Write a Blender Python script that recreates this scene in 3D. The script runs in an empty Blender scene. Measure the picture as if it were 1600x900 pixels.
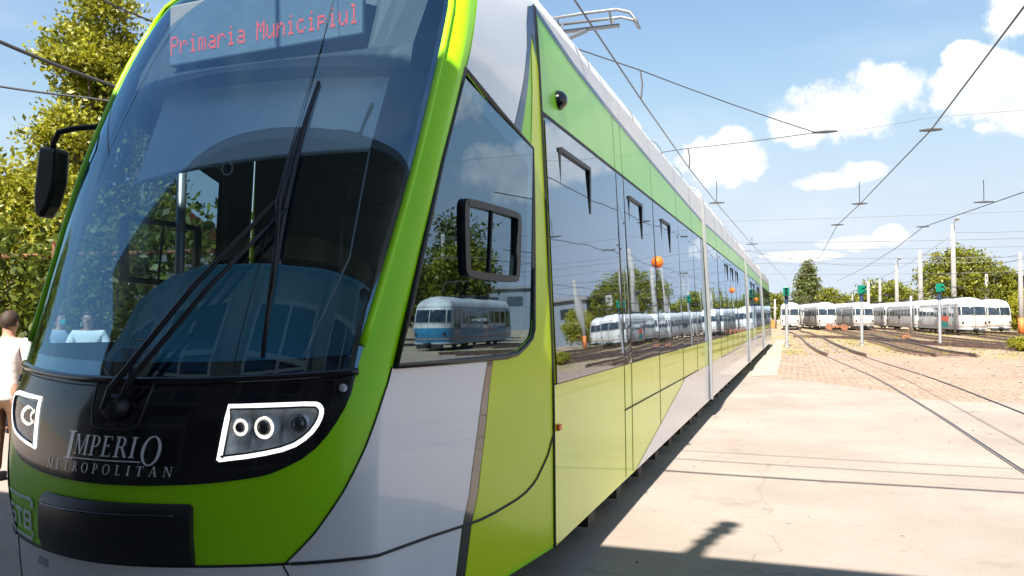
import bpy, bmesh, math, random
import numpy as np
from mathutils import Vector, Matrix
from mathutils.geometry import delaunay_2d_cdt
random.seed(7)
RNG = np.random.default_rng(7)
R = math.radians
SC = bpy.context.scene
COL = SC.collection

# ------------------------------------------------------------------ camera, sky, sun, exposure
cam_d = bpy.data.cameras.new('camera'); cam = bpy.data.objects.new('camera', cam_d); COL.objects.link(cam)
cam.location = (0, 0, 1.72)
cam.rotation_euler = (R(90) + math.atan(43 / 1300), 0, R(19.0))
cam_d.sensor_width = 36; cam_d.lens = 36 * 1300 / 1600
cam_d.clip_start = 0.05; cam_d.clip_end = 3000
SC.camera = cam
SUN_EL, SUN_DX = R(50.5), 0.03      # sun behind the photographer, a little to the left
SC.view_settings.view_transform = 'Standard'; SC.view_settings.look = 'None'
SC.view_settings.gamma = 1; SC.view_settings.use_curve_mapping = False
SC.view_settings.exposure = 1.45
SC.cycles.max_bounces = 10; SC.cycles.transparent_max_bounces = 16
SC.cycles.glossy_bounces = 6; SC.cycles.diffuse_bounces = 4
SC.cycles.caustics_reflective = False; SC.cycles.caustics_refractive = False
SC.cycles.use_denoising = True

sun_d = bpy.data.lights.new('sun', 'SUN'); sun = bpy.data.objects.new('sun', sun_d); COL.objects.link(sun)
sun_d.energy = 4.9; sun_d.angle = R(0.53); sun_d.color = (1.0, 0.93, 0.82)
sv = Vector((SUN_DX * math.cos(SUN_EL), math.cos(SUN_EL), -math.sin(SUN_EL))).normalized()
sun.rotation_euler = sv.to_track_quat('-Z', 'Y').to_euler(); sun.location = (0, -20, 40)

world = bpy.data.worlds.new('World'); SC.world = world; world.use_nodes = True
WN, WL = world.node_tree.nodes, world.node_tree.links
WN.clear()
def wn(t, **k):
    n = WN.new(t)
    for a, b in k.items(): setattr(n, a, b)
    return n
w_out = wn('ShaderNodeOutputWorld'); w_bg = wn('ShaderNodeBackground'); w_bg.inputs[1].default_value = 0.081
sky = wn('ShaderNodeTexSky', sky_type='NISHITA', sun_disc=False)
sky.sun_elevation = SUN_EL; sky.sun_rotation = R(180) - math.atan(SUN_DX) * -1
sky.air_density = 1.0; sky.dust_density = 0.25; sky.ozone_density = 2.0
tc = wn('ShaderNodeTexCoord')
def wmath(op, a, b=None, c=None, clamp=False):
    n = wn('ShaderNodeMath', operation=op); n.use_clamp = clamp
    for i, v in enumerate((a, b, c)):
        if v is None: continue
        if hasattr(v, 'links'): WL.new(v, n.inputs[i])
        else: n.inputs[i].default_value = v
    return n.outputs[0]
def wvec(op, a, b):
    n = wn('ShaderNodeVectorMath', operation=op)
    for i, v in enumerate((a, b)):
        if hasattr(v, 'links'): WL.new(v, n.inputs[i])
        else: n.inputs[i].default_value = v
    return n
nz = wn('ShaderNodeTexNoise'); nz.inputs['Scale'].default_value = 11; nz.inputs['Detail'].default_value = 8; nz.inputs['Roughness'].default_value = 0.62
WL.new(tc.outputs['Generated'], nz.inputs['Vector'])
nz2 = wn('ShaderNodeTexNoise'); nz2.inputs['Scale'].default_value = 26; nz2.inputs['Detail'].default_value = 6; nz2.inputs['Roughness'].default_value = 0.6
WL.new(tc.outputs['Generated'], nz2.inputs['Vector'])
FW = Vector((-math.sin(R(19)), math.cos(R(19)), 0)); RT = Vector((math.cos(R(19)), math.sin(R(19)), 0))
def cloud_dir(az, el):      # degrees right of the camera axis, degrees up
    h = FW * math.cos(R(az)) + RT * math.sin(R(az))
    return (h * math.cos(R(el)) + Vector((0, 0, math.sin(R(el))))).normalized()
CLOUDS = [  # azimuth, elevation, half width, half height (degrees)
    (22.0, 12.9, 4.9, 2.0), (24.2, 14.0, 2.4, 2.3), (19.4, 12.3, 2.6, 1.5), (14.2, 10.7, 3.2, 1.9), (15.0, 11.7, 1.6, 1.2),
    (21.0, 8.6, 2.7, .75), (22.8, 9.1, 1.7, .9), (29.8, 13.4, 3.2, 2.2), (32.5, 12.6, 4.0, 2.4), (32.4, 18.0, 2.6, 2.6), (28.6, 15.6, 1.3, .8),
    (29.8, 11.2, .7, .33), (22.5, 4.6, 2.6, .7), (24.3, 5.0, 1.2, .8), (19.5, 3.9, 3.0, .4),
    (36.5, 17.5, 3.4, 2.4), (41.0, 20.5, 3.0, 2.2), (45.0, 10.0, 5.0, 2.4), (47.5, 22.0, 4.0, 3.2), (51, 15.0, 4, 3), (57.0, 20.0, 5.0, 3.4), (60.0, 23, 3.0, 2.6),
    (66, 12, 6, 3), (100, 30, 10, 5)]
field = None
for az, el, rw, rh in CLOUDS:
    c = cloud_dir(az, el); e1 = Vector((0, 0, 1)).cross(c).normalized(); e2 = c.cross(e1)
    a = wvec('DOT_PRODUCT', tc.outputs['Generated'], tuple(e1 / math.sin(R(rw)))).outputs['Value']
    b = wvec('DOT_PRODUCT', tc.outputs['Generated'], tuple(e2 / math.sin(R(rh)))).outputs['Value']
    f = wvec('DOT_PRODUCT', tc.outputs['Generated'], tuple(c)).outputs['Value']
    d2 = wmath('ADD', wmath('MULTIPLY', a, a), wmath('MULTIPLY', b, b))
    v = wmath('SUBTRACT', 1.0, wmath('SQRT', d2))
    v = wmath('ADD', v, wmath('MULTIPLY', wmath('LESS_THAN', f, 0.0), -9.0))
    field = v if field is None else wmath('MAXIMUM', field, v)
fl = wmath('MAXIMUM', field, -1.2)
n1 = wmath('MULTIPLY', wmath('SUBTRACT', nz.outputs['Fac'], 0.5), 1.7)
n2 = wmath('MULTIPLY', wmath('SUBTRACT', nz2.outputs['Fac'], 0.5), 1.1)
dens = wmath('SUBTRACT', wmath('ADD', wmath('ADD', fl, n1), n2), 0.01)
mr = wn('ShaderNodeMapRange', interpolation_type='SMOOTHSTEP'); WL.new(dens, mr.inputs[0])
mr.inputs[1].default_value = 0.0; mr.inputs[2].default_value = 0.38
# thin veils of cirrus
nz3 = wn('ShaderNodeTexNoise'); nz3.inputs['Scale'].default_value = 3.2; nz3.inputs['Detail'].default_value = 6; nz3.inputs['Roughness'].default_value = 0.55
mp = wn('ShaderNodeMapping'); mp.inputs['Scale'].default_value = (1, 1, 4.5)
WL.new(tc.outputs['Generated'], mp.inputs[0]); WL.new(mp.outputs[0], nz3.inputs['Vector'])
mr3 = wn('ShaderNodeMapRange'); WL.new(nz3.outputs['Fac'], mr3.inputs[0])
mr3.inputs[1].default_value = 0.48; mr3.inputs[2].default_value = 0.85; mr3.inputs[4].default_value = 0.22
cov = wmath('MAXIMUM', wmath('MULTIPLY', mr.outputs[0], 0.96), mr3.outputs[0])
mpu = wn('ShaderNodeMapping'); mpu.inputs['Location'].default_value = (0, 0, .022); WL.new(tc.outputs['Generated'], mpu.inputs[0])
nzu = wn('ShaderNodeTexNoise'); nzu.inputs['Scale'].default_value = 11; nzu.inputs['Detail'].default_value = 8; nzu.inputs['Roughness'].default_value = 0.62; WL.new(mpu.outputs[0], nzu.inputs['Vector'])
relief = wmath('ADD', wmath('MULTIPLY', wmath('SUBTRACT', nz.outputs['Fac'], nzu.outputs['Fac']), 4.5), 0.55, clamp=True)
ccol = wn('ShaderNodeMix', data_type='RGBA'); WL.new(relief, ccol.inputs[0])
ccol.inputs[6].default_value = (4.5, 4.65, 4.95, 1); ccol.inputs[7].default_value = (6.0, 5.9, 5.8, 1)
wmix = wn('ShaderNodeMix', data_type='RGBA')
sep = wn('ShaderNodeSeparateColor'); WL.new(sky.outputs[0], sep.inputs[0]); cmb = wn('ShaderNodeCombineColor')
for i_, lim in enumerate((3.4, 3.85, 4.5)):      # keep the bright band at the horizon below clipping, as the film did
    q_ = wmath('POWER', wmath('DIVIDE', sep.outputs[i_], lim), 5.0)
    WL.new(wmath('DIVIDE', sep.outputs[i_], wmath('POWER', wmath('ADD', q_, 1.0), 1 / 5.0)), cmb.inputs[i_])
WL.new(cov, wmix.inputs[0]); WL.new(cmb.outputs[0], wmix.inputs[6]); WL.new(ccol.outputs[2], wmix.inputs[7])
WL.new(wmix.outputs[2], w_bg.inputs[0]); WL.new(w_bg.outputs[0], w_out.inputs[0])

# ------------------------------------------------------------------ materials
def mat(name, base, rough=0.5, metal=0.0, var=0.0, vscale=6.0, bump=0.0, bscale=40.0, coat=0.0, ior=1.5, dark=None, spec=None,
        emit=None, estr=0.0, coat_rough=0.03, detail=6, bdist=0.02, world=None):
    m = bpy.data.materials.new(name); m.use_nodes = True
    N, L = m.node_tree.nodes, m.node_tree.links
    p = N['Principled BSDF']
    p.inputs['Base Color'].default_value = (*base, 1); p.inputs['Roughness'].default_value = rough
    p.inputs['Metallic'].default_value = metal; p.inputs['IOR'].default_value = ior
    p.inputs['Coat Weight'].default_value = coat; p.inputs['Coat Roughness'].default_value = coat_rough
    if spec is not None: p.inputs['Specular IOR Level'].default_value = spec
    if emit: p.inputs['Emission Color'].default_value = (*emit, 1); p.inputs['Emission Strength'].default_value = estr
    t = N.new('ShaderNodeTexCoord')
    if var:
        n = N.new('ShaderNodeTexNoise'); n.inputs['Scale'].default_value = vscale; n.inputs['Detail'].default_value = detail
        if world:      # dirt streaks that differ from one parked tram to the next
            ge = N.new('ShaderNodeNewGeometry'); mp_ = N.new('ShaderNodeMapping'); mp_.inputs['Scale'].default_value = world
            L.new(ge.outputs['Position'], mp_.inputs[0]); L.new(mp_.outputs[0], n.inputs['Vector'])
        else: L.new(t.outputs['Object'], n.inputs['Vector'])
        r = N.new('ShaderNodeMapRange'); r.inputs[1].default_value = 0.3; r.inputs[2].default_value = 0.7
        L.new(n.outputs['Fac'], r.inputs[0])
        x = N.new('ShaderNodeMix'); x.data_type = 'RGBA'
        lo = dark if dark else tuple(c * (1 - var) for c in base); hi = tuple(min(1, c * (1 + var)) for c in base)
        x.inputs[6].default_value = (*lo, 1); x.inputs[7].default_value = (*hi, 1)
        L.new(r.outputs[0], x.inputs[0]); L.new(x.outputs[2], p.inputs['Base Color'])
    if bump:
        n = N.new('ShaderNodeTexNoise'); n.inputs['Scale'].default_value = bscale; n.inputs['Detail'].default_value = 4
        L.new(t.outputs['Object'], n.inputs['Vector'])
        b = N.new('ShaderNodeBump'); b.inputs['Strength'].default_value = bump; b.inputs['Distance'].default_value = bdist
        L.new(n.outputs['Fac'], b.inputs['Height']); L.new(b.outputs[0], p.inputs['Normal'])
    return m
def glass(name, tint, ior=1.8, gloss=(1, 1, 1), bump=0.0, bscale=1.2, bdist=0.01, rough=0.0, extra=0.0):
    m = bpy.data.materials.new(name); m.use_nodes = True
    N, L = m.node_tree.nodes, m.node_tree.links; N.clear()
    o = N.new('ShaderNodeOutputMaterial'); t = N.new('ShaderNodeBsdfTransparent'); t.inputs[0].default_value = (*tint, 1)
    g = N.new('ShaderNodeBsdfGlossy'); g.inputs['Roughness'].default_value = rough; g.inputs[0].default_value = (*gloss, 1)
    f = N.new('ShaderNodeFresnel')
    ge = N.new('ShaderNodeNewGeometry'); im = N.new('ShaderNodeMix'); im.inputs[2].default_value = ior; im.inputs[3].default_value = 1 / ior   # a thin pane: the same from both sides
    L.new(ge.outputs['Backfacing'], im.inputs[0]); L.new(im.outputs[0], f.inputs[0])
    mx = N.new('ShaderNodeMixShader')
    fac = f.outputs[0]
    if extra:
        a = N.new('ShaderNodeMath'); a.operation = 'ADD'; a.use_clamp = True; a.inputs[1].default_value = extra
        L.new(fac, a.inputs[0]); fac = a.outputs[0]
    L.new(fac, mx.inputs[0]); L.new(t.outputs[0], mx.inputs[1]); L.new(g.outputs[0], mx.inputs[2]); L.new(mx.outputs[0], o.inputs[0])
    if bump:
        tcx = N.new('ShaderNodeTexCoord'); n = N.new('ShaderNodeTexNoise'); n.inputs['Scale'].default_value = bscale; n.inputs['Detail'].default_value = 1
        L.new(tcx.outputs['Object'], n.inputs['Vector'])
        b = N.new('ShaderNodeBump'); b.inputs['Strength'].default_value = bump; b.inputs['Distance'].default_value = bdist
        L.new(n.outputs['Fac'], b.inputs['Height']); L.new(b.outputs[0], g.inputs['Normal']); L.new(b.outputs[0], f.inputs['Normal'])
    return m
def leaf_mat(name, c1, c2, scale=1.5, trans=0.35):
    m = bpy.data.materials.new(name); m.use_nodes = True
    N, L = m.node_tree.nodes, m.node_tree.links; N.clear()
    o = N.new('ShaderNodeOutputMaterial'); d = N.new('ShaderNodeBsdfDiffuse'); t = N.new('ShaderNodeBsdfTranslucent')
    g = N.new('ShaderNodeBsdfGlossy'); g.inputs['Roughness'].default_value = 0.45; g.inputs[0].default_value = (.5, .5, .45, 1)
    tcx = N.new('ShaderNodeTexCoord'); n = N.new('ShaderNodeTexNoise'); n.inputs['Scale'].default_value = scale; n.inputs['Detail'].default_value = 7; n.inputs['Roughness'].default_value = .7
    L.new(tcx.outputs['Object'], n.inputs['Vector'])
    r = N.new('ShaderNodeMapRange'); r.inputs[1].default_value = 0.34; r.inputs[2].default_value = 0.66; L.new(n.outputs['Fac'], r.inputs[0])
    x = N.new('ShaderNodeMix'); x.data_type = 'RGBA'; x.inputs[6].default_value = (*c1, 1); x.inputs[7].default_value = (*c2, 1)
    L.new(r.outputs[0], x.inputs[0]); L.new(x.outputs[2], d.inputs[0]); L.new(x.outputs[2], t.inputs[0])
    mx = N.new('ShaderNodeMixShader'); mx.inputs[0].default_value = trans; L.new(d.outputs[0], mx.inputs[1]); L.new(t.outputs[0], mx.inputs[2])
    m2 = N.new('ShaderNodeMixShader'); m2.inputs[0].default_value = 0.05; L.new(mx.outputs[0], m2.inputs[1]); L.new(g.outputs[0], m2.inputs[2])
    L.new(m2.outputs[0], o.inputs[0])
    return m

M = {}
M['lime'] = mat('lime_paint', (.34, .80, .001), .36, spec=.35, coat=.18, var=.03, vscale=2, bump=.03, bscale=1.6, bdist=.02)
def lined(m, inner):      # a painted shell whose inner face is dark lining
    N, L = m.node_tree.nodes, m.node_tree.links; p = N['Principled BSDF']; g = N.new('ShaderNodeNewGeometry'); x = N.new('ShaderNodeMix'); x.data_type = 'RGBA'
    L.new(g.outputs['Backfacing'], x.inputs[0]); x.inputs[7].default_value = (*inner, 1)
    if p.inputs['Base Color'].links: L.new(p.inputs['Base Color'].links[0].from_socket, x.inputs[6])
    else: x.inputs[6].default_value = p.inputs['Base Color'].default_value
    L.new(x.outputs[2], p.inputs['Base Color'])
M['lime_side_lit'] = mat('lime_side_warm_lit', (.66, .84, .003), .28, coat=.5, var=.03, vscale=2, bump=.05, bscale=1.3, bdist=.03, coat_rough=.02)  # the lime paint with warm bounce from the sunlit ground put into its colour
M['lime_cab_lit'] = mat('lime_cab_side_warm_lit', (.62, .78, .002), .28, spec=.35, coat=.12, var=.03, vscale=2, bump=.05, bscale=1.6, bdist=.03, coat_rough=.02)  # same lime again, its yellow standing for warm ground light on the cab side
M['band'] = mat('green_band_paint', (.26, .72, .035), .28, spec=.4, coat=.15, var=.03, vscale=2, bump=.03, bscale=1.3, bdist=.02, coat_rough=.02)
lined(M['lime'], (.015, .017, .02))
M['white'] = mat('white_tram_paint', (.77, .80, .83), .3, coat=.6, var=.03, vscale=1.5, bump=.03, bscale=1.4, bdist=.02)
M['roofwhite'] = mat('roof_white_paint', (.80, .79, .77), .45, coat=.2, var=.03, vscale=1.2)
M['stripe'] = mat('dark_grey_stripe', (.018, .02, .026), .2, coat=1.0)
M['blue'] = mat('dark_blue_paint', (.012, .055, .15), .35, coat=.3)
M['black'] = mat('gloss_black_panel', (.004, .005, .009), .15, spec=.4, coat=.35, coat_rough=.01)
M['matblack'] = mat('matt_black_cover', (.008, .009, .011), .42, var=.2, vscale=30)
M['rubber'] = mat('black_rubber', (.008, .009, .012), .45)
M['seam'] = mat('seam_gap', (.012, .013, .015), .6)
M['alu'] = mat('satin_aluminium', (.36, .37, .40), .4, metal=.6, var=.05, vscale=5)
M['under'] = mat('underframe_dark', (.02, .019, .018), .7, var=.4, vscale=5)
M['dash'] = mat('teal_dashboard', (.10, .36, .46), .5, var=.06, vscale=4, bump=.1, bscale=90, bdist=.003)
M['cabdark'] = mat('dark_cab_lining', (.02, .023, .028), .6, var=.2, vscale=3)
M['blind'] = mat('blind_fabric', (.72, .74, .75), .8, var=.05, vscale=8)
M['greyplast'] = mat('light_grey_plastic', (.35, .38, .40), .5)
M['led_board'] = mat('display_board', (.12, .16, .21), .4, var=.08, vscale=30)
M['led'] = mat('lit_red_led', (.6, .05, .03), .4, emit=(1, .10, .05), estr=.4)
M['ring'] = mat('lit_white_light_ring', (.9, .9, .9), .3, emit=(1, 1, 1), estr=.55)
M['halo'] = mat('lit_warm_lamp', (.9, .85, .7), .2, emit=(1, .90, .74), estr=.75)
M['reflector'] = mat('lamp_reflector', (.72, .82, .92), .25, metal=.15, var=.35, vscale=22, bump=.5, bscale=24, bdist=.01)
M['lens'] = mat('dark_lens', (.02, .025, .03), .05, coat=1)
M['chrome'] = mat('chrome_lettering', (.85, .87, .92), .3, metal=.25)
M['logo'] = mat('pale_logo_paint', (.80, .92, .88), .4)
M['orange'] = mat('orange_marker', (.85, .16, .01), .4)
M['windshield'] = glass('windshield_glass', (.66, .81, .88), ior=1.9, gloss=(.50, .78, 1.0), bump=.02, bscale=1.0, extra=.07)
M['cabglass'] = glass('cab_side_glass', (.42, .55, .62), ior=2.0, gloss=(.54,.74,.92), bump=.02, bscale=1.1, extra=.12)
M['lampglass'] = glass('headlight_cover_glass', (.92, .95, .97), ior=1.45)
M['frit'] = mat('black_glass_border', (.004, .006, .012), .03, ior=1.7, coat=1)
def side_glass(name, base=(.008, .012, .018), refl=.62):
    m = bpy.data.materials.new(name); m.use_nodes = True
    N, L = m.node_tree.nodes, m.node_tree.links
    p = N['Principled BSDF']; p.inputs['Base Color'].default_value = (*base, 1); p.inputs['Roughness'].default_value = .03
    g = N.new('ShaderNodeBsdfGlossy'); g.inputs['Roughness'].default_value = .006; g.inputs[0].default_value = (.54, .68, .84, 1)
    lw = N.new('ShaderNodeFresnel'); lw.inputs[0].default_value = 2.1
    mx = N.new('ShaderNodeMixShader'); o = N['Material Output']
    a = N.new('ShaderNodeMath'); a.operation = 'ADD'; a.use_clamp = True; a.inputs[1].default_value = .06
    tcx = N.new('ShaderNodeTexCoord'); n = N.new('ShaderNodeTexNoise'); n.inputs['Scale'].default_value = 1.1; n.inputs['Detail'].default_value = 1
    b = N.new('ShaderNodeBump'); b.inputs['Strength'].default_value = .22; b.inputs['Distance'].default_value = .014
    L.new(tcx.outputs['Object'], n.inputs['Vector']); L.new(n.outputs['Fac'], b.inputs['Height'])
    for s in (p, g, lw): L.new(b.outputs[0], s.inputs['Normal'])
    L.new(lw.outputs[0], a.inputs[0]); L.new(a.outputs[0], mx.inputs[0]); L.new(p.outputs[0], mx.inputs[1]); L.new(g.outputs[0], mx.inputs[2]); L.new(mx.outputs[0], o.inputs[0])
    return m
M['sideglass'] = side_glass('tinted_side_glass')

# ------------------------------------------------------------------ object helpers
def link(o): COL.objects.link(o); return o
def tag(o, label, cat, group=None, kind=None):
    if label: o['label'] = label
    if cat: o['category'] = cat
    if group: o['group'] = group
    if kind: o['kind'] = kind
    return o
def thing(name, label, cat, loc=(0, 0, 0), rz=0, group=None):
    o = link(bpy.data.objects.new(name, None)); o.location = loc; o.rotation_euler = (0, 0, rz); o.empty_display_size = .3
    return tag(o, label, cat, group)
def mesh_obj(name, verts, faces, m, parent=None, smooth=False, normals=None):
    me = bpy.data.meshes.new(name); me.from_pydata([tuple(v) for v in verts], [], [tuple(f) for f in faces]); me.update()
    if m: me.materials.append(m)
    if smooth: me.polygons.foreach_set('use_smooth', [True] * len(me.polygons))
    if normals is not None: me.normals_split_custom_set_from_vertices([tuple(n) for n in normals])
    o = link(bpy.data.objects.new(name, me))
    if parent: o.parent = parent
    return o
class MB:
    def __init__(s, org=(0, 0, 0)): s.v, s.f, s.o = [], [], Vector(org)
    def add(s, vs, fs):
        b = len(s.v); s.v += [Vector(v) for v in vs]; s.f += [tuple(i + b for i in f) for f in fs]; return s
    def box(s, lo, hi, rz=0, c=None):
        x0, y0, z0 = lo; x1, y1, z1 = hi
        vs = [(x0, y0, z0), (x1, y0, z0), (x1, y1, z0), (x0, y1, z0), (x0, y0, z1), (x1, y0, z1), (x1, y1, z1), (x0, y1, z1)]
        if rz:
            c = Vector(c or ((x0 + x1) / 2, (y0 + y1) / 2, 0)); m = Matrix.Rotation(rz, 3, 'Z')
            vs = [m @ (Vector(v) - c) + c for v in vs]
        return s.add(vs, [(0, 3, 2, 1), (4, 5, 6, 7), (0, 1, 5, 4), (1, 2, 6, 5), (2, 3, 7, 6), (3, 0, 4, 7)])
    def tube(s, pts, r, n=8, cap=True, closed=False):
        pts = [Vector(p) for p in pts]; k = len(pts); rs = r if isinstance(r, (list, tuple)) else [r] * k
        rings = []; up = Vector((0, 0, 1)); b = len(s.v)
        prev = None
        for i, p in enumerate(pts):
            if closed: t = pts[(i + 1) % k] - pts[i - 1]
            else: t = pts[min(i + 1, k - 1)] - pts[max(i - 1, 0)]
            t.normalize()
            if prev is None: a = t.orthogonal().normalized()
            else: a = (prev - t * prev.dot(t)).normalized()
            prev = a; bb = t.cross(a)
            for j in range(n):
                q = 2 * math.pi * j / n; s.v.append(p + (a * math.cos(q) + bb * math.sin(q)) * rs[i])
        for i in range(k if closed else k - 1):
            for j in range(n):
                i2 = (i + 1) % k
                s.f.append((b + i * n + j, b + i * n + (j + 1) % n, b + i2 * n + (j + 1) % n, b + i2 * n + j))
        if cap and not closed:
            s.f.append(tuple(b + j for j in reversed(range(n)))); s.f.append(tuple(b + (k - 1) * n + j for j in range(n)))
        return s
    def prism(s, poly, z0, z1):          # poly of (x, y), counter clockwise
        n = len(poly); vs = [(x, y, z0) for x, y in poly] + [(x, y, z1) for x, y in poly]
        return s.add(vs, [tuple(reversed(range(n))), tuple(range(n, 2 * n))] + [(i, (i + 1) % n, n + (i + 1) % n, n + i) for i in range(n)])
    def prism_y(s, poly, y0, y1):        # poly of (x, z)
        n = len(poly); vs = [(x, y0, z) for x, z in poly] + [(x, y1, z) for x, z in poly]
        return s.add(vs, [tuple(range(n)), tuple(reversed(range(n, 2 * n)))] + [((i + 1) % n, i, n + i, n + (i + 1) % n) for i in range(n)])
    def lathe(s, c, axis, prof, n=20):   # prof of (radius, along)
        c = Vector(c); ax = Vector(axis).normalized(); a = ax.orthogonal().normalized(); bb = ax.cross(a); b = len(s.v)
        for r, h in prof:
            for j in range(n):
                q = 2 * math.pi * j / n; s.v.append(c + ax * h + (a * math.cos(q) + bb * math.sin(q)) * r)
        for i in range(len(prof) - 1):
            for j in range(n): s.f.append((b + i * n + j, b + i * n + (j + 1) % n, b + (i + 1) * n + (j + 1) % n, b + (i + 1) * n + j))
        s.f.append(tuple(b + j for j in reversed(range(n)))); s.f.append(tuple(b + (len(prof) - 1) * n + j for j in range(n)))
        return s
    def build(s, name, m, parent=None, smooth=False, bevel=0, angle=None):
        o = mesh_obj(name, [v - s.o for v in s.v], s.f, m, parent, smooth)
        if smooth and angle is not None:
            bm = bmesh.new(); bm.from_mesh(o.data)
            for e in bm.edges:
                if len(e.link_faces) == 2 and e.calc_face_angle(0) > R(angle): e.smooth = False
            bm.to_mesh(o.data); bm.free()
        if bevel:
            b = o.modifiers.new('bevel', 'BEVEL'); b.width = bevel; b.segments = 2; b.limit_method = 'ANGLE'; b.angle_limit = R(40)
        return o

# ------------------------------------------------------------------ hull: a tram body as one smooth parametric surface
def pchip(xs, ys):
    xs = np.array(xs, float); ys = np.array(ys, float); h = np.diff(xs); dl = np.diff(ys) / h
    m = np.zeros(len(xs)); m[0] = dl[0]; m[-1] = dl[-1]
    for i in range(1, len(xs) - 1):
        if dl[i - 1] * dl[i] > 0:
            w1 = 2 * h[i] + h[i - 1]; w2 = h[i] + 2 * h[i - 1]; m[i] = (w1 + w2) / (w1 / dl[i - 1] + w2 / dl[i])
    def f(x):
        x = np.clip(x, xs[0], xs[-1]); i = np.clip(np.searchsorted(xs, x) - 1, 0, len(h) - 1); t = (x - xs[i]) / h[i]
        return ys[i] * (1 + 2 * t) * (1 - t) ** 2 + h[i] * m[i] * t * (1 - t) ** 2 + ys[i + 1] * t * t * (3 - 2 * t) + h[i] * m[i + 1] * t * t * (t - 1)
    return f
class Hull:
    """plan at each height: bezier front (|u| 0..1) and straight side (|u| 1..2); x = offset from the centre line"""
    def __init__(s, y0, yc, wc, wj, yj, k1, k2):
        s.y0, s.yc, s.wc, s.wj = pchip(*y0), pchip(*yc), pchip(*wc), pchip(*wj); s.yj, s.k1, s.k2 = yj, k1, k2
    def __call__(s, u, z):
        u = np.atleast_1d(np.asarray(u, float)); z = np.atleast_1d(np.asarray(z, float))
        a = np.abs(u); sg = np.where(u >= 0, 1., -1.)
        y0, yc, wc, wj = s.y0(z), s.yc(z), s.wc(z), s.wj(z)
        n = np.hypot(wj - wc, s.yj - yc); dx, dy = (wj - wc) / n, (s.yj - yc) / n; L = (yc - y0) * s.k2
        t = np.minimum(a, 1); b0, b1, b2, b3 = (1 - t) ** 3, 3 * t * (1 - t) ** 2, 3 * t * t * (1 - t), t ** 3
        d = b1 * s.k1 * wc + b2 * (wc - dx * L) + b3 * wc; y = b0 * y0 + b1 * y0 + b2 * (yc - dy * L) + b3 * yc
        q = np.maximum(a - 1, 0); d = d + (wj - wc) * q; y = y + (s.yj - yc) * q
        return np.stack([sg * d, y, z], -1)
    def normal(s, u, z, e=1e-3):
        pu = s(np.asarray(u) + e, z) - s(np.asarray(u) - e, z); pz = s(u, np.asarray(z) + e) - s(u, np.asarray(z) - e)
        n = np.cross(pu, pz); n /= np.linalg.norm(n, axis=-1, keepdims=True) + 1e-12
        return n
    def pt(s, u, z, off=0):
        p = s(u, z); return Vector((p + s.normal(u, z) * off)[0])
    def u_of(s, d, z):
        lo, hi = 0., 2.
        for _ in range(40):
            m = (lo + hi) / 2
            if s(m, z)[0][0] < abs(d): lo = m
            else: hi = m
        return lo * (1 if d >= 0 else -1)
    def dpt(s, d, z, off=0): return s.pt(s.u_of(d, z), z, off)
def inside(poly, P):
    x, y = P[:, 0], P[:, 1]; r = np.zeros(len(P), bool); n = len(poly)
    for i in range(n):
        (x1, y1), (x2, y2) = poly[i], poly[(i + 1) % n]
        if y1 == y2: continue
        c = ((y1 > y) != (y2 > y)) & (x < (x2 - x1) * (y - y1) / (y2 - y1) + x1); r ^= c
    return r
def smooth_poly(pts, k=2, keep=28):
    """chaikin-like rounding of the gentle corners only, sharp ones stay"""
    pts = [Vector((p[0], p[1])) for p in pts]
    for _ in range(k):
        out = []
        n = len(pts)
        for i in range(n):
            a, b, c = pts[i - 1], pts[i], pts[(i + 1) % n]
            v1, v2 = b - a, c - b
            if v1.length < 1e-6 or v2.length < 1e-6: continue
            ang = math.degrees(v1.angle(v2))
            if ang > keep: out.append(b)
            else: out += [b - v1 * .25, b + v2 * .25]
        pts = out
    return [(p.x, p.y) for p in pts]
def patch_data(hull, outer, holes=(), du=.03, dz=.035, off=0.0):
    def dens(poly):
        r = []
        for i in range(len(poly)):
            a, b = poly[i], poly[(i + 1) % len(poly)]
            k = max(1, int(math.ceil(max(abs(b[0] - a[0]) / du, abs(b[1] - a[1]) / dz))))
            r += [(a[0] + (b[0] - a[0]) * t / k, a[1] + (b[1] - a[1]) * t / k) for t in range(k)]
        return r
    loops = [dens(outer)] + [dens(h) for h in holes]
    V, Ed = [], []
    for lp in loops:
        b = len(V); V += lp; Ed += [(b + i, b + (i + 1) % len(lp)) for i in range(len(lp))]
    O = np.array(loops[0]); u0, z0 = O.min(0); u1, z1 = O.max(0)
    gu, gz = np.meshgrid(np.arange(u0 + du * .5, u1, du), np.arange(z0 + dz * .5, z1, dz))
    P = np.stack([gu.ravel(), gz.ravel()], -1)
    k = inside(loops[0], P)
    for h in loops[1:]: k &= ~inside(h, P)
    bd = np.array(V); P = P[k]
    if len(P):
        keep = np.ones(len(P), bool)
        for i in range(0, len(P), 500):
            q = P[i:i + 500]; dd = (((q[:, None, 0] - bd[None, :, 0]) / du) ** 2 + ((q[:, None, 1] - bd[None, :, 1]) / dz) ** 2).min(1); keep[i:i + 500] = dd > .16
        P = P[keep]
    allv = [Vector(v) for v in V] + [Vector(p) for p in P]
    vs, es, fs, *_ = delaunay_2d_cdt(allv, Ed, [], 0, 1e-6)
    A = np.array([(v.x, v.y) for v in vs]); fs = [f for f in fs if len(f) == 3]
    cen = np.array([A[list(f)].mean(0) for f in fs]); ok = inside(loops[0], cen)
    for h in loops[1:]: ok &= ~inside(h, cen)
    F = [f for f, o in zip(fs, ok) if o]
    nr = hull.normal(A[:, 0], A[:, 1]); X = hull(A[:, 0], A[:, 1]) + nr * off
    F2 = []
    for f in F:
        a, b, c = X[list(f)]; g = np.cross(b - a, c - a)
        F2.append(tuple(f) if np.dot(g, nr[f[0]]) > 0 else tuple(reversed(f)))
    return X, F2, nr
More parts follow.
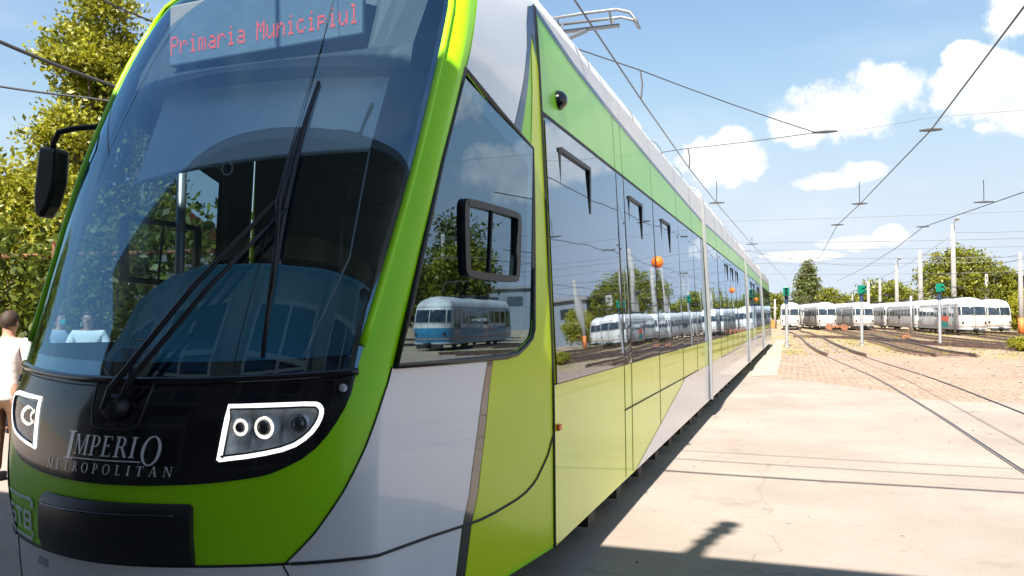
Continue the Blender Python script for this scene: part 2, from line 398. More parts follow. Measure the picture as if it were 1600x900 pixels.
def patch(hull, name, outer, m, parent, org, holes=(), du=.03, dz=.035, off=0.0, thick=0.0):
    X, F, nr = patch_data(hull, outer, holes, du, dz, off)
    o = mesh_obj(name, X - np.array(org), F, m, parent, True, nr)
    return o
def dense_path(p, k=6):
    return [(a[0] + (b[0] - a[0]) * i / k, a[1] + (b[1] - a[1]) * i / k) for a, b in zip(p[:-1], p[1:]) for i in range(k)] + [p[-1]]
def mir(poly): return [(-u, z) for u, z in reversed(poly)]

# ------------------------------------------------------------------ ground
def ground_mat():
    m = bpy.data.materials.new('dry_yard_soil'); m.use_nodes = True
    N, L = m.node_tree.nodes, m.node_tree.links; p = N['Principled BSDF']; p.inputs['Roughness'].default_value = .95
    t = N.new('ShaderNodeTexCoord')
    def noise(s, d=8, r=.6):
        n = N.new('ShaderNodeTexNoise'); n.inputs['Scale'].default_value = s; n.inputs['Detail'].default_value = d; n.inputs['Roughness'].default_value = r
        L.new(t.outputs['Object'], n.inputs['Vector']); return n.outputs['Fac']
    def rng(s, a, b):
        r = N.new('ShaderNodeMapRange'); r.inputs[1].default_value = a; r.inputs[2].default_value = b; L.new(s, r.inputs[0]); return r.outputs[0]
    def mix(f, a, b):
        x = N.new('ShaderNodeMix'); x.data_type = 'RGBA'; L.new(f, x.inputs[0])
        for i, c in ((6, a), (7, b)):
            if hasattr(c, 'links'): L.new(c, x.inputs[i])
            else: x.inputs[i].default_value = (*c, 1)
        return x.outputs[2]
    c = mix(rng(noise(.35), .4, .62), (.34, .255, .16), (.42, .34, .235))
    c = mix(rng(noise(3.0), .35, .7), c, (.25, .17, .11))
    c = mix(rng(noise(.22, 6, .7), .56, .64), c, (.30, .29, .06))
    c = mix(rng(noise(22, 3), .5, .8), c, (.2, .15, .1))
    L.new(c, p.inputs['Base Color'])
    b = N.new('ShaderNodeBump'); b.inputs['Strength'].default_value = .8; b.inputs['Distance'].default_value = .05
    L.new(noise(14, 6), b.inputs['Height']); L.new(b.outputs[0], p.inputs['Normal'])
    return m
def concrete_mat(name, base, dark, crack=True, stain=(.2, .17, .14), bump=.35):
    m = bpy.data.materials.new(name); m.use_nodes = True
    N, L = m.node_tree.nodes, m.node_tree.links; p = N['Principled BSDF']; p.inputs['Roughness'].default_value = .9
    t = N.new('ShaderNodeTexCoord')
    def noise(s, d=8, r=.6, v=None):
        n = N.new('ShaderNodeTexNoise'); n.inputs['Scale'].default_value = s; n.inputs['Detail'].default_value = d; n.inputs['Roughness'].default_value = r
        L.new(v or t.outputs['Object'], n.inputs['Vector']); return n.outputs['Fac']
    def rng(s, a, b, c=0, d=1):
        r = N.new('ShaderNodeMapRange'); r.inputs[1].default_value = a; r.inputs[2].default_value = b; r.inputs[3].default_value = c; r.inputs[4].default_value = d; L.new(s, r.inputs[0]); return r.outputs[0]
    def mix(f, a, b):
        x = N.new('ShaderNodeMix'); x.data_type = 'RGBA'; L.new(f, x.inputs[0])
        for i, c in ((6, a), (7, b)):
            if hasattr(c, 'links'): L.new(c, x.inputs[i])
            else: x.inputs[i].default_value = (*c, 1)
        return x.outputs[2]
    c = mix(rng(noise(.5, 6), .36, .66), dark, base)
    c = mix(rng(noise(1.7, 8, .7), .55, .8, 0, .55), c, stain)
    c = mix(rng(noise(70, 3, .6), .50, .74, 0, .6), c, stain)
    c = mix(rng(noise(6, 8, .75), .56, .72, 0, .35), c, stain)
    c = mix(rng(noise(150, 2, .5), .58, .76, 0, .8), c, tuple(min(1, q * 1.5) for q in base))
    c = mix(rng(noise(120, 3, .6, None), .30, .42, .7, 0), c, tuple(q * .45 for q in stain))
    c = mix(rng(noise(.85, 5, .62), .62, .74, 0, .38), c, tuple(q * .6 for q in stain))
    if crack:
        v = N.new('ShaderNodeTexVoronoi'); v.feature = 'DISTANCE_TO_EDGE'; v.inputs['Scale'].default_value = .28
        wv = N.new('ShaderNodeVectorMath'); wv.operation = 'ADD'; nn = N.new('ShaderNodeTexNoise'); nn.inputs['Scale'].default_value = 1.3; nn.inputs['Detail'].default_value = 6
        L.new(t.outputs['Object'], nn.inputs['Vector']); L.new(t.outputs['Object'], wv.inputs[0]); L.new(nn.outputs['Color'], wv.inputs[1]); L.new(wv.outputs[0], v.inputs['Vector'])
        c = mix(rng(v.outputs['Distance'], 0.0, .0035, .5, 0), c, (.12, .1, .08))
    L.new(c, p.inputs['Base Color'])
    b = N.new('ShaderNodeBump'); b.inputs['Strength'].default_value = bump; b.inputs['Distance'].default_value = .03
    L.new(noise(60, 6, .75), b.inputs['Height']); L.new(b.outputs[0], p.inputs['Normal'])
    return m
def sheet(name, poly, z, m, kind='structure'):
    o = mesh_obj(name, [(x, y, z) for x, y in poly], [tuple(range(len(poly)))], m); tag(o, None, None, kind=kind); return o
sheet('ground', [(-900, -900), (900, -900), (900, 900), (-900, 900)], 0, ground_mat())
def cobble_mat():
    m = concrete_mat('worn_cobbles', (.41, .30, .225), (.32, .23, .17), False, (.17, .12, .09), .3)
    N, L = m.node_tree.nodes, m.node_tree.links
    p = N['Principled BSDF']; t = N.new('ShaderNodeTexCoord')
    v = N.new('ShaderNodeTexVoronoi'); v.feature = 'DISTANCE_TO_EDGE'; v.inputs['Scale'].default_value = 5.5; v.inputs['Randomness'].default_value = .55
    L.new(t.outputs['Object'], v.inputs['Vector'])
    r = N.new('ShaderNodeMapRange'); r.inputs[1].default_value = .02; r.inputs[2].default_value = .14; r.inputs[3].default_value = .55; L.new(v.outputs['Distance'], r.inputs[0])
    x = N.new('ShaderNodeMix'); x.data_type = 'RGBA'; x.blend_type = 'MULTIPLY'; x.inputs[0].default_value = 1
    src = p.inputs['Base Color'].links[0].from_socket
    L.new(src, x.inputs[6]); L.new(r.outputs[0], x.inputs[7]); L.new(x.outputs[2], p.inputs['Base Color'])
    return m
sheet('cobble_paving', [(-1.45, 18), (60, 15), (60, 33), (7, 36.6), (3, 37.2), (1.4, 38.5), (-.2, 39), (-1.45, 39)], .004, cobble_mat())
sheet('concrete_apron', [(-60, -60), (60, -60), (60, 18.6), (4.16, 18.77), (2.35, 18.8), (1.91, 20.45), (.41, 22.96), (-1.44, 24.49), (-60, 25.5)], .008,
      concrete_mat('concrete_apron', (.355, .30, .265), (.275, .228, .195)))
sheet('asphalt_patch', [(-1.43, 24.4), (-1.43, 60), (-.9, 60), (-.75, 40), (-.6, 25)], .012, concrete_mat('pale_path', (.42, .37, .31), (.36, .31, .25), False))

# rails ------------------------------------------------------------
M['rail'] = mat('worn_rail_steel', (.16, .10, .075), .5, metal=.4, var=.35, vscale=3)
M['railtop'] = mat('polished_rail_head', (.42, .36, .32), .3, metal=.9, var=.2, vscale=2)
M['sleeper'] = mat('rotten_sleeper_wood', (.13, .085, .06), .9, var=.45, vscale=4, bump=.4, bscale=20)
M['ballast'] = mat('rusty_ballast', (.34, .25, .2), .95, var=.35, vscale=30, bump=1.0, bscale=28, bdist=.06)
def cat_mull(pts, n=8):
    P = [Vector((p[0], p[1], 0)) for p in pts]; P = [2 * P[0] - P[1]] + P + [2 * P[-1] - P[-2]]; out = []
    for i in range(1, len(P) - 2):
        for k in range(n):
            t = k / n; a, b, c, d = P[i - 1:i + 3]
            out.append(.5 * ((2 * b) + (c - a) * t + (2 * a - 5 * b + 4 * c - d) * t * t + (3 * b - a - 3 * c + d) * t ** 3))
    out.append(P[-2]); return out
def strip(mb, c, off, w, z0, z1):
    n = len(c); L, Rr = [], []
    for i in range(n):
        t = (c[min(i + 1, n - 1)] - c[max(i - 1, 0)]).normalized(); nn = Vector((t.y, -t.x, 0))
        L.append(c[i] + nn * (off - w / 2)); Rr.append(c[i] + nn * (off + w / 2))
    for i in range(n - 1):
        q = [L[i], Rr[i], Rr[i + 1], L[i + 1]]
        mb.add([(v.x, v.y, z0) for v in q] + [(v.x, v.y, z1) for v in q], [(3, 2, 1, 0), (4, 5, 6, 7), (0, 1, 5, 4), (1, 2, 6, 5), (2, 3, 7, 6), (3, 0, 4, 7)])
def track(center, label, raised=True, group='depot tracks', gauge=1.5, sleepers=True, z=.0):
    c = cat_mull(center, 10); t = thing('tram_track', label, 'track', (c[0].x, c[0].y, 0), 0, group); o = (c[0].x, c[0].y, 0)
    for s in (-1, 1):
        a = MB(o); strip(a, c, s * gauge / 2, .065 if raised else .035, z, z + (.16 if raised else .016)); ra = a.build('rail', M['rail'], t)
        b = MB(o); strip(b, c, s * gauge / 2, .045 if raised else .02, z + (.16 if raised else .016), z + (.168 if raised else .02)); b.build('rail_head', M['railtop'], ra)
        if not raised:
            g = MB(o); strip(g, c, s * (gauge / 2 - .034), .03, .008, .0125); g.build('groove', M['seam'], ra)
    if raised:
        b = MB(o); strip(b, c, 0, 2.3, .005, .012); b.build('ballast', M['ballast'], t)
        if sleepers:
            sl = MB(o); acc = 0
            for i in range(1, len(c)):
                sg = (c[i] - c[i - 1]); acc += sg.length
                if acc > .7:
                    acc = 0; ang = math.atan2(sg.y, sg.x); p = c[i]
                    sl.box((p.x - .11, p.y - 1.15, .013), (p.x + .11, p.y + 1.15, .075), ang + random.uniform(-.03, .03), (p.x, p.y, 0))
            x = sl.build('sleeper_bed', M['sleeper'], t); x['kind'] = 'stuff'
    return t
track([(3.1, -8), (3.1, 5), (3.02, 12), (2.95, 17), (2.7, 25), (2.2, 32), (1.85, 37)], 'pair of grooved rails sunk flush into the pale concrete right of the green tram', False, None)
track([(1.85, 37), (1.55, 41), (1.15, 52), (.9, 64), (.2, 82), (-.6, 95), (-1, 130)], 'raised rails curving to the lone small tram beside the poplar', True, sleepers=False)
track([(6.1, 38.2), (5.55, 43), (5.5, 52), (5.2, 62), (4.6, 78), (3.6, 100), (1.2, 125)], 'raised rails with sleepers leading to the tram beside the rusty bogie', True)
track([(6.4, 58), (6.7, 75), (7.1, 98), (6.2, 125)], 'raised rails under the tram right of the rusty bogie', True)
track([(15.2, 42), (13.9, 55), (13.9, 66), (14.0, 79), (11.6, 98), (8, 125)], 'rails under the long row of coaches with the graffiti', True)
track([(20.5, 44), (18.6, 60), (17.8, 75), (17.6, 88), (14.5, 112)], 'rails under the far right tram in front of the big tree', True)
track([(-.3, 69.6), (1.5, 69.2), (3.6, 66.5), (5.2, 62), (7.6, 54), (11, 46.5), (15, 40)], 'rails crossing in a long curve in front of the parked trams', True, sleepers=False)
track([(17.5, 35), (13.2, 44), (10.6, 55), (9.4, 72), (9, 95)], 'rails bending away beside the low white post', True)

# ------------------------------------------------------------------ building behind the photographer (seen in the windscreen, throws the shade)
M['plaster'] = mat('stained_plaster', (.25, .225, .20), .9, var=.45, vscale=.8, bump=.3, bscale=12, dark=(.085, .077, .07))
M['plinth'] = mat('grey_plinth', (.2, .19, .18), .9, var=.2, vscale=2)
M['winframe'] = mat('old_window_frame', (.42, .41, .39), .6)
M['darkpane'] = mat('dark_window_pane', (.012, .016, .02), .05, coat=1)
M['awning'] = mat('blue_awning', (.02, .06, .2), .6)
M['roofsheet'] = mat('grey_roof_sheet', (.25, .25, .26), .5, metal=.3)
YE = 0.3; HE = (6.1 - YE) * math.tan(SUN_EL)
BX0, BX1 = -13.0, 4.4
b = thing('depot_hall', 'tall stained plaster depot hall standing behind the photographer, mirrored in the windscreen', 'building', (0, -7, 0))
o = (0, -7, 0)
a = MB(o); a.box((BX0, -12, 0), (BX1, -2.2, HE - .35)); wl = a.build('wall', M['plaster'], b)
a = MB(o)
for x in (-12.6, -9.4, -6.0, -2.6, .8, 4.0): a.box((x - .3, -2.2, 0), (x + .3, -2.04, HE - .76))
a.build('pilaster', M['plaster'], wl)['kind'] = 'stuff'
a = MB(o); a.box((BX0 - .4, -12.3, HE - .34), (BX1 + .4, YE, HE)); a.build('roof', M['roofsheet'], b)
a = MB(o); a.box((BX0, -2.2, HE - .75), (BX1, -1.9, HE - .35)); a.build('cornice', M['plaster'], b)
for i, x in enumerate((-11.0, -7.7, -4.3, -.9, 2.4)):
    for z0, z1 in ((.9, 3.1), (3.9, 5.7)):
        f = MB(o)
        for q in ((x - 1.2, x - 1.1), (x - .05, x + .05), (x + 1.1, x + 1.2)): f.box((q[0], -2.2, z0), (q[1], -2.12, z1))
        for q in (z0, (z0 + z1) / 2 - .04, z1 - .08): f.box((x - 1.1, -2.2, q), (x + 1.1, -2.13, q + .08))
        w = f.build('window', M['winframe'], b)
        p = MB(o); p.box((x - 1.1, -2.2, z0 + .08), (x + 1.1, -2.17, z1 - .08)); p.build('pane', M['darkpane'], w)
a = MB(o); a.add([(-7, -2.03, 3.7), (-3, -2.03, 3.7), (-3, -1.0, 3.25), (-7, -1.0, 3.25), (-7, -2.03, 3.64), (-3, -2.03, 3.64), (-3, -1.0, 3.19), (-7, -1.0, 3.19)],
      [(0, 3, 2, 1), (4, 5, 6, 7), (0, 1, 5, 4), (1, 2, 6, 5), (2, 3, 7, 6), (3, 0, 4, 7)]); a.build('awning', M['awning'], b)
# small vent pipe on the eave
vx = -.78
v = thing('roof_vent', 'leaning vent pipe with rings on the eave of the plaster hall', 'vent', (vx - .15, YE - .12, HE))
a = MB((vx - .15, YE - .12, HE)); a.tube([(vx - .15, YE - .12, HE - .02), (vx - .10, YE - .12, HE + .6), (vx + .02, YE - .12, HE + 1.4)], [.10, .05, .04], 10); a.build('pipe', M['roofsheet'], v)
for k, rr in ((.62, .09), (.84, .08), (1.08, .11), (1.34, .10)):
    a = MB((vx - .15, YE - .12, HE)); a.lathe((vx - .10 + (k - .6) * .15, YE - .12, HE + k), (.2, 0, 1), [(.05, -.05), (rr, -.03), (rr * .9, .04), (.05, .06)], 12); a.build('ring', M['roofsheet'], v, True, angle=40)
pz = thing('parapet_block', 'low parapet block on the eave left of the vent pipe', 'parapet', (vx - .6, YE - .14, HE)); a = MB((vx - .6, YE - .14, HE)); a.box((vx - .95, YE - .25, HE - .01), (vx - .2, YE - .02, HE + .10)); a.build('block', M['plaster'], pz, bevel=.02)

# ------------------------------------------------------------------ the green tram
TX, TY = -2.62, 26.0
ORG = (0, TY, 0)
H = Hull(([.1, .6, 1.0, 1.3, 1.5, 2.0, 2.5, 3.0, 3.5, 3.98], [2.74, 2.63, 2.62, 2.65, 2.72, 2.91, 3.12, 3.36, 3.63, 4.02]),
         ([.1, .6, 1.0, 1.3, 1.5, 2.0, 2.5, 3.0, 3.5, 3.98], [3.27, 3.15, 3.08, 3.10, 3.17, 3.36, 3.55, 3.79, 4.05, 4.36]),
         ([.1, .6, 1.0, 1.5, 2.0, 2.5, 3.0, 3.5, 3.98], [.93, .96, .98, .99, 1.02, 1.05, 1.06, 1.0, .82]),
         ([.1, 1.3, 2.0, 2.9, 3.5, 3.72, 3.86, 3.98], [1.17, 1.16, 1.13, 1.085, 1.05, 1.03, .95, .72]), 5.05, .4, .38)
tram = thing('articulated_tram', 'long modern lime green and white tram with black wrap-around windscreen', 'tram', (TX, TY, 0))
GL = smooth_poly([(0, 1.463), (.25, 1.466), (.49, 1.476), (.70, 1.492), (.772, 1.502), (.775, 1.55), (.793, 1.728), (.806, 1.979), (.82, 2.283), (.825, 2.59), (.818, 2.818), (.812, 3.096),
      (.826, 3.326), (.80, 3.46), (.70, 3.53), (.4, 3.55), (0, 3.55), (-.4, 3.55), (-.70, 3.53), (-.80, 3.46), (-.826, 3.326), (-.812, 3.096), (-.818, 2.818), (-.825, 2.59), (-.82, 2.283),
      (-.806, 1.979), (-.793, 1.728), (-.775, 1.55), (-.772, 1.502), (-.70, 1.492), (-.49, 1.476), (-.25, 1.466)], 1)
def inset(poly, du, dz):
    P = np.array(poly); n = len(P); out = []
    cw = sum(P[i][0] * P[(i + 1) % n][1] - P[(i + 1) % n][0] * P[i][1] for i in range(n)) > 0
    for i in range(n):
        t = (P[(i + 1) % n] - P[i - 1]) / np.array([du, dz]); t = t / (np.linalg.norm(t) + 1e-9)
        nn = np.array([-t[1], t[0]]) * (1 if cw else -1); out.append(tuple(P[i] + nn * np.array([du, dz])))
    return out
CW = [(1.003, 1.507), (1.3, 1.499), (1.618, 1.494), (1.70, 1.505), (1.765, 1.545), (1.81, 1.585), (1.828, 1.64), (1.826, 2.0), (1.815, 2.466), (1.803, 2.728), (1.42, 2.838), (1.038, 2.949), (1.021, 2.432), (1.015, 1.785)]
glin = inset(GL, .045, .05); cwin = inset(CW, .012, .02)
HEAD = smooth_poly([(.374, 1.368), (.50, 1.372), (.635, 1.376), (.66, 1.366), (.676, 1.338), (.669, 1.293), (.636, 1.237), (.577, 1.190), (.473, 1.163), (.369, 1.147), (.360, 1.155), (.362, 1.18), (.370, 1.299)], 1, 40)
PAN = [(-.768, 1.478), (-.49, 1.462), (-.25, 1.447), (0, 1.444), (.25, 1.447), (.49, 1.462), (.768, 1.478), (.768, 1.378), (.714, 1.267), (.641, 1.170), (.533, 1.104), (.477, 1.086), (.34, 1.064), (.179, 1.053), (0, 1.05)]
PAN = PAN + [(-u, z) for u, z in reversed(PAN[7:14])]
PAN = smooth_poly(PAN, 1)
# shell (lime), open where the glass is
outer = [(-2, .28), (-1.37, .28), (0, .28), (1.37, .28), (2, .28), (2, 3.98), (0, 3.98), (-2, 3.98)]
hd = inset(HEAD, .012, .012)
shell = patch(H, 'front_shell', outer, M['lime'], tram, ORG, [glin, cwin, mir(cwin), hd, mir(hd)], .035, .045)
# black nose panel, lip, windscreen
pnl = patch(H, 'nose_panel', PAN, M['black'], tram, ORG, [hd, mir(hd)], .025, .025, .005)
lip = MB(ORG); lip.tube([H.pt(u, z, .004) for u, z in zip(np.linspace(-.775, .775, 60), np.interp(np.abs(np.linspace(-.775, .775, 60)), [0, .25, .49, .7, .775], [1.453, 1.456, 1.469, 1.484, 1.49]))], .017, 10)
lip.build('windscreen_lip', M['black'], tram, True)
e = MB(ORG); e.tube([H.pt(u, z, .005) for u, z in zip(np.linspace(-.755, .755, 50), np.interp(np.abs(np.linspace(-.755, .755, 50)), [0, .25, .49, .755], [1.428, 1.431, 1.446, 1.463]))], .0035, 6); e.build('panel_seam', M['rubber'], pnl)
ws = patch(H, 'windscreen', inset(GL, .003, .003), M['windshield'], tram, ORG, [], .025, .03, .006)
frit = patch(H, 'glass_border', inset(GL, .002, .002), M['frit'], ws, ORG, [inset(GL, .055, .065)], .025, .03, .002)
# top of the glass: black painted header around the display
fl_ = MB(ORG); fl_.tube([H.pt(u, z, .008) for u, z in inset(GL, -.012, -.012) if z > 1.56], .017, 8); fl_.build('windscreen_frame', M['lime'], tram, True)
ln = MB(ORG)
for u0, z0, u1, z1 in ((.33, 3.5, .36, 1.5),):
    ln.tube([H.pt(u, z, .0045) for u, z in zip(np.linspace(u0, u1, 40), np.linspace(z0, z1, 40))], .0022, 4)
ln.build('glass_cord', M['rubber'], ws)
# cab side windows
PC = np.array([H(u, z)[0] for u, z in CW]); PM = PC.mean(0); PN = np.linalg.svd(PC - PM)[2][2]; PN = PN * np.sign(PN[0])
def flat(v, s, off):
    v = np.array(v, float); n_ = PN * np.array([s, 1, 1]); m_ = PM * np.array([s, 1, 1]); d_ = (v - m_) @ n_
    return v - np.outer(d_ - off, n_) if v.ndim == 2 else v - (d_ - off) * n_
def fpt(u, z, off): return Vector(flat(H(u, z)[0], 1 if u > 0 else -1, off))
def flat_obj(o, s, off):
    n_ = len(o.data.vertices); c = np.empty(n_ * 3); o.data.vertices.foreach_get('co', c); c = c.reshape(-1, 3) + np.array(ORG)
    c = flat(c, s, off) - np.array(ORG); o.data.vertices.foreach_set('co', c.reshape(-1)); o.data.normals_split_custom_set_from_vertices([tuple(PN * np.array([s, 1, 1]))] * n_); o.data.update()
for s in (1, -1):
    P = CW if s > 0 else mir(CW)
    g = patch(H, 'cab_window', P, M['cabglass'], tram, ORG, [], .05, .06, .005); flat_obj(g, s, .006)
    inn = [(1.034, 1.579), (1.3, 1.57), (1.60, 1.562), (1.685, 1.572), (1.74, 1.62), (1.77, 1.68), (1.765, 2.0), (1.75, 2.62), (1.41, 2.74), (1.076, 2.845), (1.045, 2.2)]
    inn = inn if s > 0 else mir(inn)
    flat_obj(patch(H, 'glass_border', inset(P, .002, .003), M['frit'], g, ORG, [inn], .05, .06, .0035), s, .003)
    e = MB(ORG); e.tube([fpt(u, z, .006).lerp(H.pt(u, z, .006), .5) for u, z in P], .016, 6, closed=True); e.build('window_seal', M['rubber'], g, True)
    # small sliding pane with its thick black frame
    vp = smooth_poly([(1.225, 2.305), (1.60, 2.31), (1.655, 2.295), (1.668, 2.255), (1.672, 1.96), (1.66, 1.915), (1.63, 1.905), (1.31, 1.908), (1.275, 1.925), (1.262, 1.96), (1.205, 2.25), (1.208, 2.29)], 1, 50)
    vi = inset(vp, .03, .035)
    if s < 0: vp, vi = mir(vp), mir(vi)
    fr = MB(ORG)
    X = [fpt(u, z, .006) for u, z in vp]; X2 = [fpt(u, z, .03) for u, z in vp]; Y = [fpt(u, z, .03) for u, z in vi]; Y2 = [fpt(u, z, .006) for u, z in vi]
    n = len(vp); fr.add(X + X2 + Y + Y2, [(k * n + i, k * n + (i + 1) % n, (k + 1) * n + (i + 1) % n, (k + 1) * n + i) for k in range(3) for i in range(n)])
    ff = fr.build('vent_frame', M['rubber'], g)
    uu = (1.42, 1.435) if s > 0 else (-1.435, -1.42)
    mu = MB(ORG); mu.tube([fpt(sum(uu) / 2 + s * .02, 1.93, .012), fpt(sum(uu) / 2, 2.28, .012)], .008, 6); mu.build('vent_mullion', M['rubber'], g)
    hn = MB(ORG); hn.tube([fpt(s * 1.25, 2.08, .014), fpt(s * 1.245, 2.14, .014)], .012, 8); hn.build('vent_latch', M['rubber'], g)
# livery panels on each flank of the cab, plus a lime patch tinted with light 
GO = [(.57, .748), (.66, .854), (.769, 1.012), (.868, 1.183), (.945, 1.33), (.985, 1.44), (.992, 1.503)]
WP = GO + [(1.3, 1.493), (1.493, 1.488), (1.450, 1.143), (1.405, .835), (1.366, .688), (1.2, .712), (1.014, .733), (.8, .742)]
WP = WP if True else WP
ST = [(1.496, 1.487), (1.527, 1.486), (1.495, 1.132), (1.452, .817), (1.412, .668), (1.372, .424), (1.345, .28), (1.30, .28), (1.328, .448), (1.369, .686), (1.408, .835), (1.453, 1.143)]
WU = [(1.04, 2.958), (1.42, 2.848), (1.59, 2.795), (1.66, 2.99), (1.722, 3.158), (1.79, 3.37), (1.81, 3.55), (1.855, 3.665), (1.93, 3.69), (2, 3.73), (2, 3.97), (1.1, 3.97), (1.075, 3.55), (1.072, 3.394), (1.055, 3.218)]
SU = [(1.595, 2.79), (1.68, 2.765), (1.74, 2.98), (1.80, 3.18), (1.845, 3.36), (1.865, 3.42), (1.89, 3.50), (1.92, 3.44), (1.945, 3.34), (1.96, 3.48), (2, 3.61), (2, 3.725), (1.93, 3.685), (1.858, 3.66), (1.815, 3.55), (1.795, 3.37), (1.727, 3.158), (1.663, 2.98)]
SK = [(0, .28), (1.296, .28), (1.324, .448), (1.362, .678), (1.2, .704), (1.014, .725), (.8, .735), (.575, .738), (.26, .738), (0, .738)]
SK = SK + [(-u, z) for u, z in reversed(SK[1:-1])]
for s in (1, -1):
    f = (lambda q: q) if s > 0 else mir
    patch(H, 'white_panel', f(WP), M['white'], tram, ORG, [], .045, .045, .004)
    patch(H, 'dark_stripe', f(ST), M['stripe'], tram, ORG, [], .03, .04, .0045)
    patch(H, 'roof_panel', f(WU), M['white'], tram, ORG, [], .045, .045, .004)
    patch(H, 'blue_stripe', f(SU), M['blue'], tram, ORG, [], .03, .035, .0045)
    e = MB(ORG); e.tube([H.pt(s * u, z, .005) for u, z in dense_path([(.585, .742), (.8, .739), (1.014, .729), (1.2, .708), (1.367, .683), (1.46, .672), (1.544, .672), (1.626, .679), (1.70, .687), (1.76, .702), (1.81, .727), (1.847, .755), (1.90, .82), (1.936, .869), (1.99, 1.0)])], .0075, 6); e.build('panel_seam', M['seam'], tram)
    e = MB(ORG); e.tube([H.pt(s * u, z, .004) for u, z in dense_path(GO[::-1] + [(.56, .738), (.575, .70), (.62, .55), (.68, .30)])], .0035, 6); e.build('panel_seam', M['seam'], tram)
    e = MB(ORG); e.tube([H.pt(s * 1.985, z, .006) for z in np.linspace(.28, 3.7, 30)], .011, 6); e.build('door_seal', M['rubber'], tram)
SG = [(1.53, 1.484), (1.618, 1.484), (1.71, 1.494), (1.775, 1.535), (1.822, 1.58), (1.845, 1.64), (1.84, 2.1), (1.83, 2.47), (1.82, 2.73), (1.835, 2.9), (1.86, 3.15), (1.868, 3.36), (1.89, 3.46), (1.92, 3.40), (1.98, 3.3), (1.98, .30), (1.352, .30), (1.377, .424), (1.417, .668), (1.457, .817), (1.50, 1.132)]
for s in (1, -1): patch(H, 'lit_side_patch', SG if s > 0 else mir(SG), M['lime_cab_lit'], tram, ORG, [], .04, .05, .0035)  # patch over the lime shell, carrying the flank's warm light in its colour
patch(H, 'front_skirt', SK, M['white'], tram, ORG, [], .035, .04, .004)
e = MB(ORG); e.tube([H.pt(u, .742, .002) for u in np.linspace(-.58, .58, 30)], .006, 6); e.build('skirt_seam', M['seam'], tram)
patch(H, 'tow_hole', smooth_poly([(-.362, .672), (-.285, .668), (-.280, .70), (-.34, .708)], 1, 10), M['greyplast'], tram, ORG, [], .02, .02, .0055)
# headlights
def headlight(s):
    f = (lambda q: q) if s > 0 else mir
    g = patch(H, 'headlight', f(inset(HEAD, .010, .010)), M['reflector'], tram, ORG, [], .02, .02, -.05)
    # wall of the lamp pocket
    P = f(inset(HEAD, .010, .010)); n = len(P); w = MB(ORG); w.add([H.pt(u, z, -.053) for u, z in P] + [H.pt(u, z, .006) for u, z in P], [(i, n + i, n + (i + 1) % n, (i + 1) % n) for i in range(n)])
    w.build('lamp_pocket', M['reflector'], g)
    r = MB(ORG); A, B, C2 = f(HEAD), f(inset(HEAD, .0085, .0095)), f(inset(HEAD, .017, .019))
    X = [H.pt(u, z, .005) for u, z in A] + [H.pt(u, z, .016) for u, z in B] + [H.pt(u, z, .006) for u, z in C2]
    r.add(X, [((k + 1) * n + i, (k + 1) * n + (i + 1) % n, k * n + (i + 1) % n, k * n + i) for k in range(2) for i in range(n)])
    r.build('light_ring', M['ring'], g, True)
    bz = MB(ORG); bz.tube([H.pt(u, z, .010) for u, z in f(inset(HEAD, .0195, .0215))], .0045, 6, closed=True); bz.build('lens_bezel', M['lens'], g, True)
    bz = MB(ORG); bz.tube([H.pt(u, z, .004) for u, z in f(inset(HEAD, -.008, -.010))], .006, 6, closed=True); bz.build('lamp_surround', M['black'], g, True)
    for (u, z, rad, kind) in ((.422, 1.283, .036, 1), (.492, 1.281, .05, 1), (.60, 1.292, .047, 0)):
        c = H.pt(s * u, z, -.035); ax = Vector((.12 * s, -1, 0))
        l = MB(ORG); l.lathe(c, ax, [(rad * 1.02, -.02), (rad, .02), (rad * .86, .03), (rad * .74, .022)], 24)
        l.build('lamp', M['reflector'], g, True, angle=35)
        if kind:
            l = MB(ORG); l.tube([c + ax * .026 + Vector((math.cos(q) * rad * .80, 0, math.sin(q) * rad * .80)) for q in np.linspace(0, 2 * math.pi, 25)[:-1]], .0055, 6, closed=True); l.build('lamp_halo', M['halo'], g, True)
        l = MB(ORG); l.lathe(c, ax, [(rad * .68, .018), (rad * .6, .032), (rad * .35, .042), (.002, .046)], 20); l.build('lamp_lens', M['lens'], g, True)
    d = MB(ORG)
    for u in (.452, .545): d.add([H.pt(s * u, 1.19, -.05), H.pt(s * u, 1.355, -.05), H.pt(s * u, 1.355, -.015), H.pt(s * u, 1.19, -.015)], [(0, 1, 2, 3)])
    d.build('lamp_divider', M['reflector'], g)
    patch(H, 'cover_glass', f(inset(HEAD, .02, .02)), M['lampglass'], g, ORG, [], .03, .03, .008)
headlight(1); headlight(-1)
for s in (1, -1):
    l = MB(ORG); c = H.pt(s * .728, 1.424, .004); nn = H.normal(s * .728, 1.424)[0]; l.lathe(c, nn, [(.017, 0), (.017, .006), (.009, .009), (.002, .009)], 16); l.build('marker_bolt', M['alu'], tram, True, angle=40)
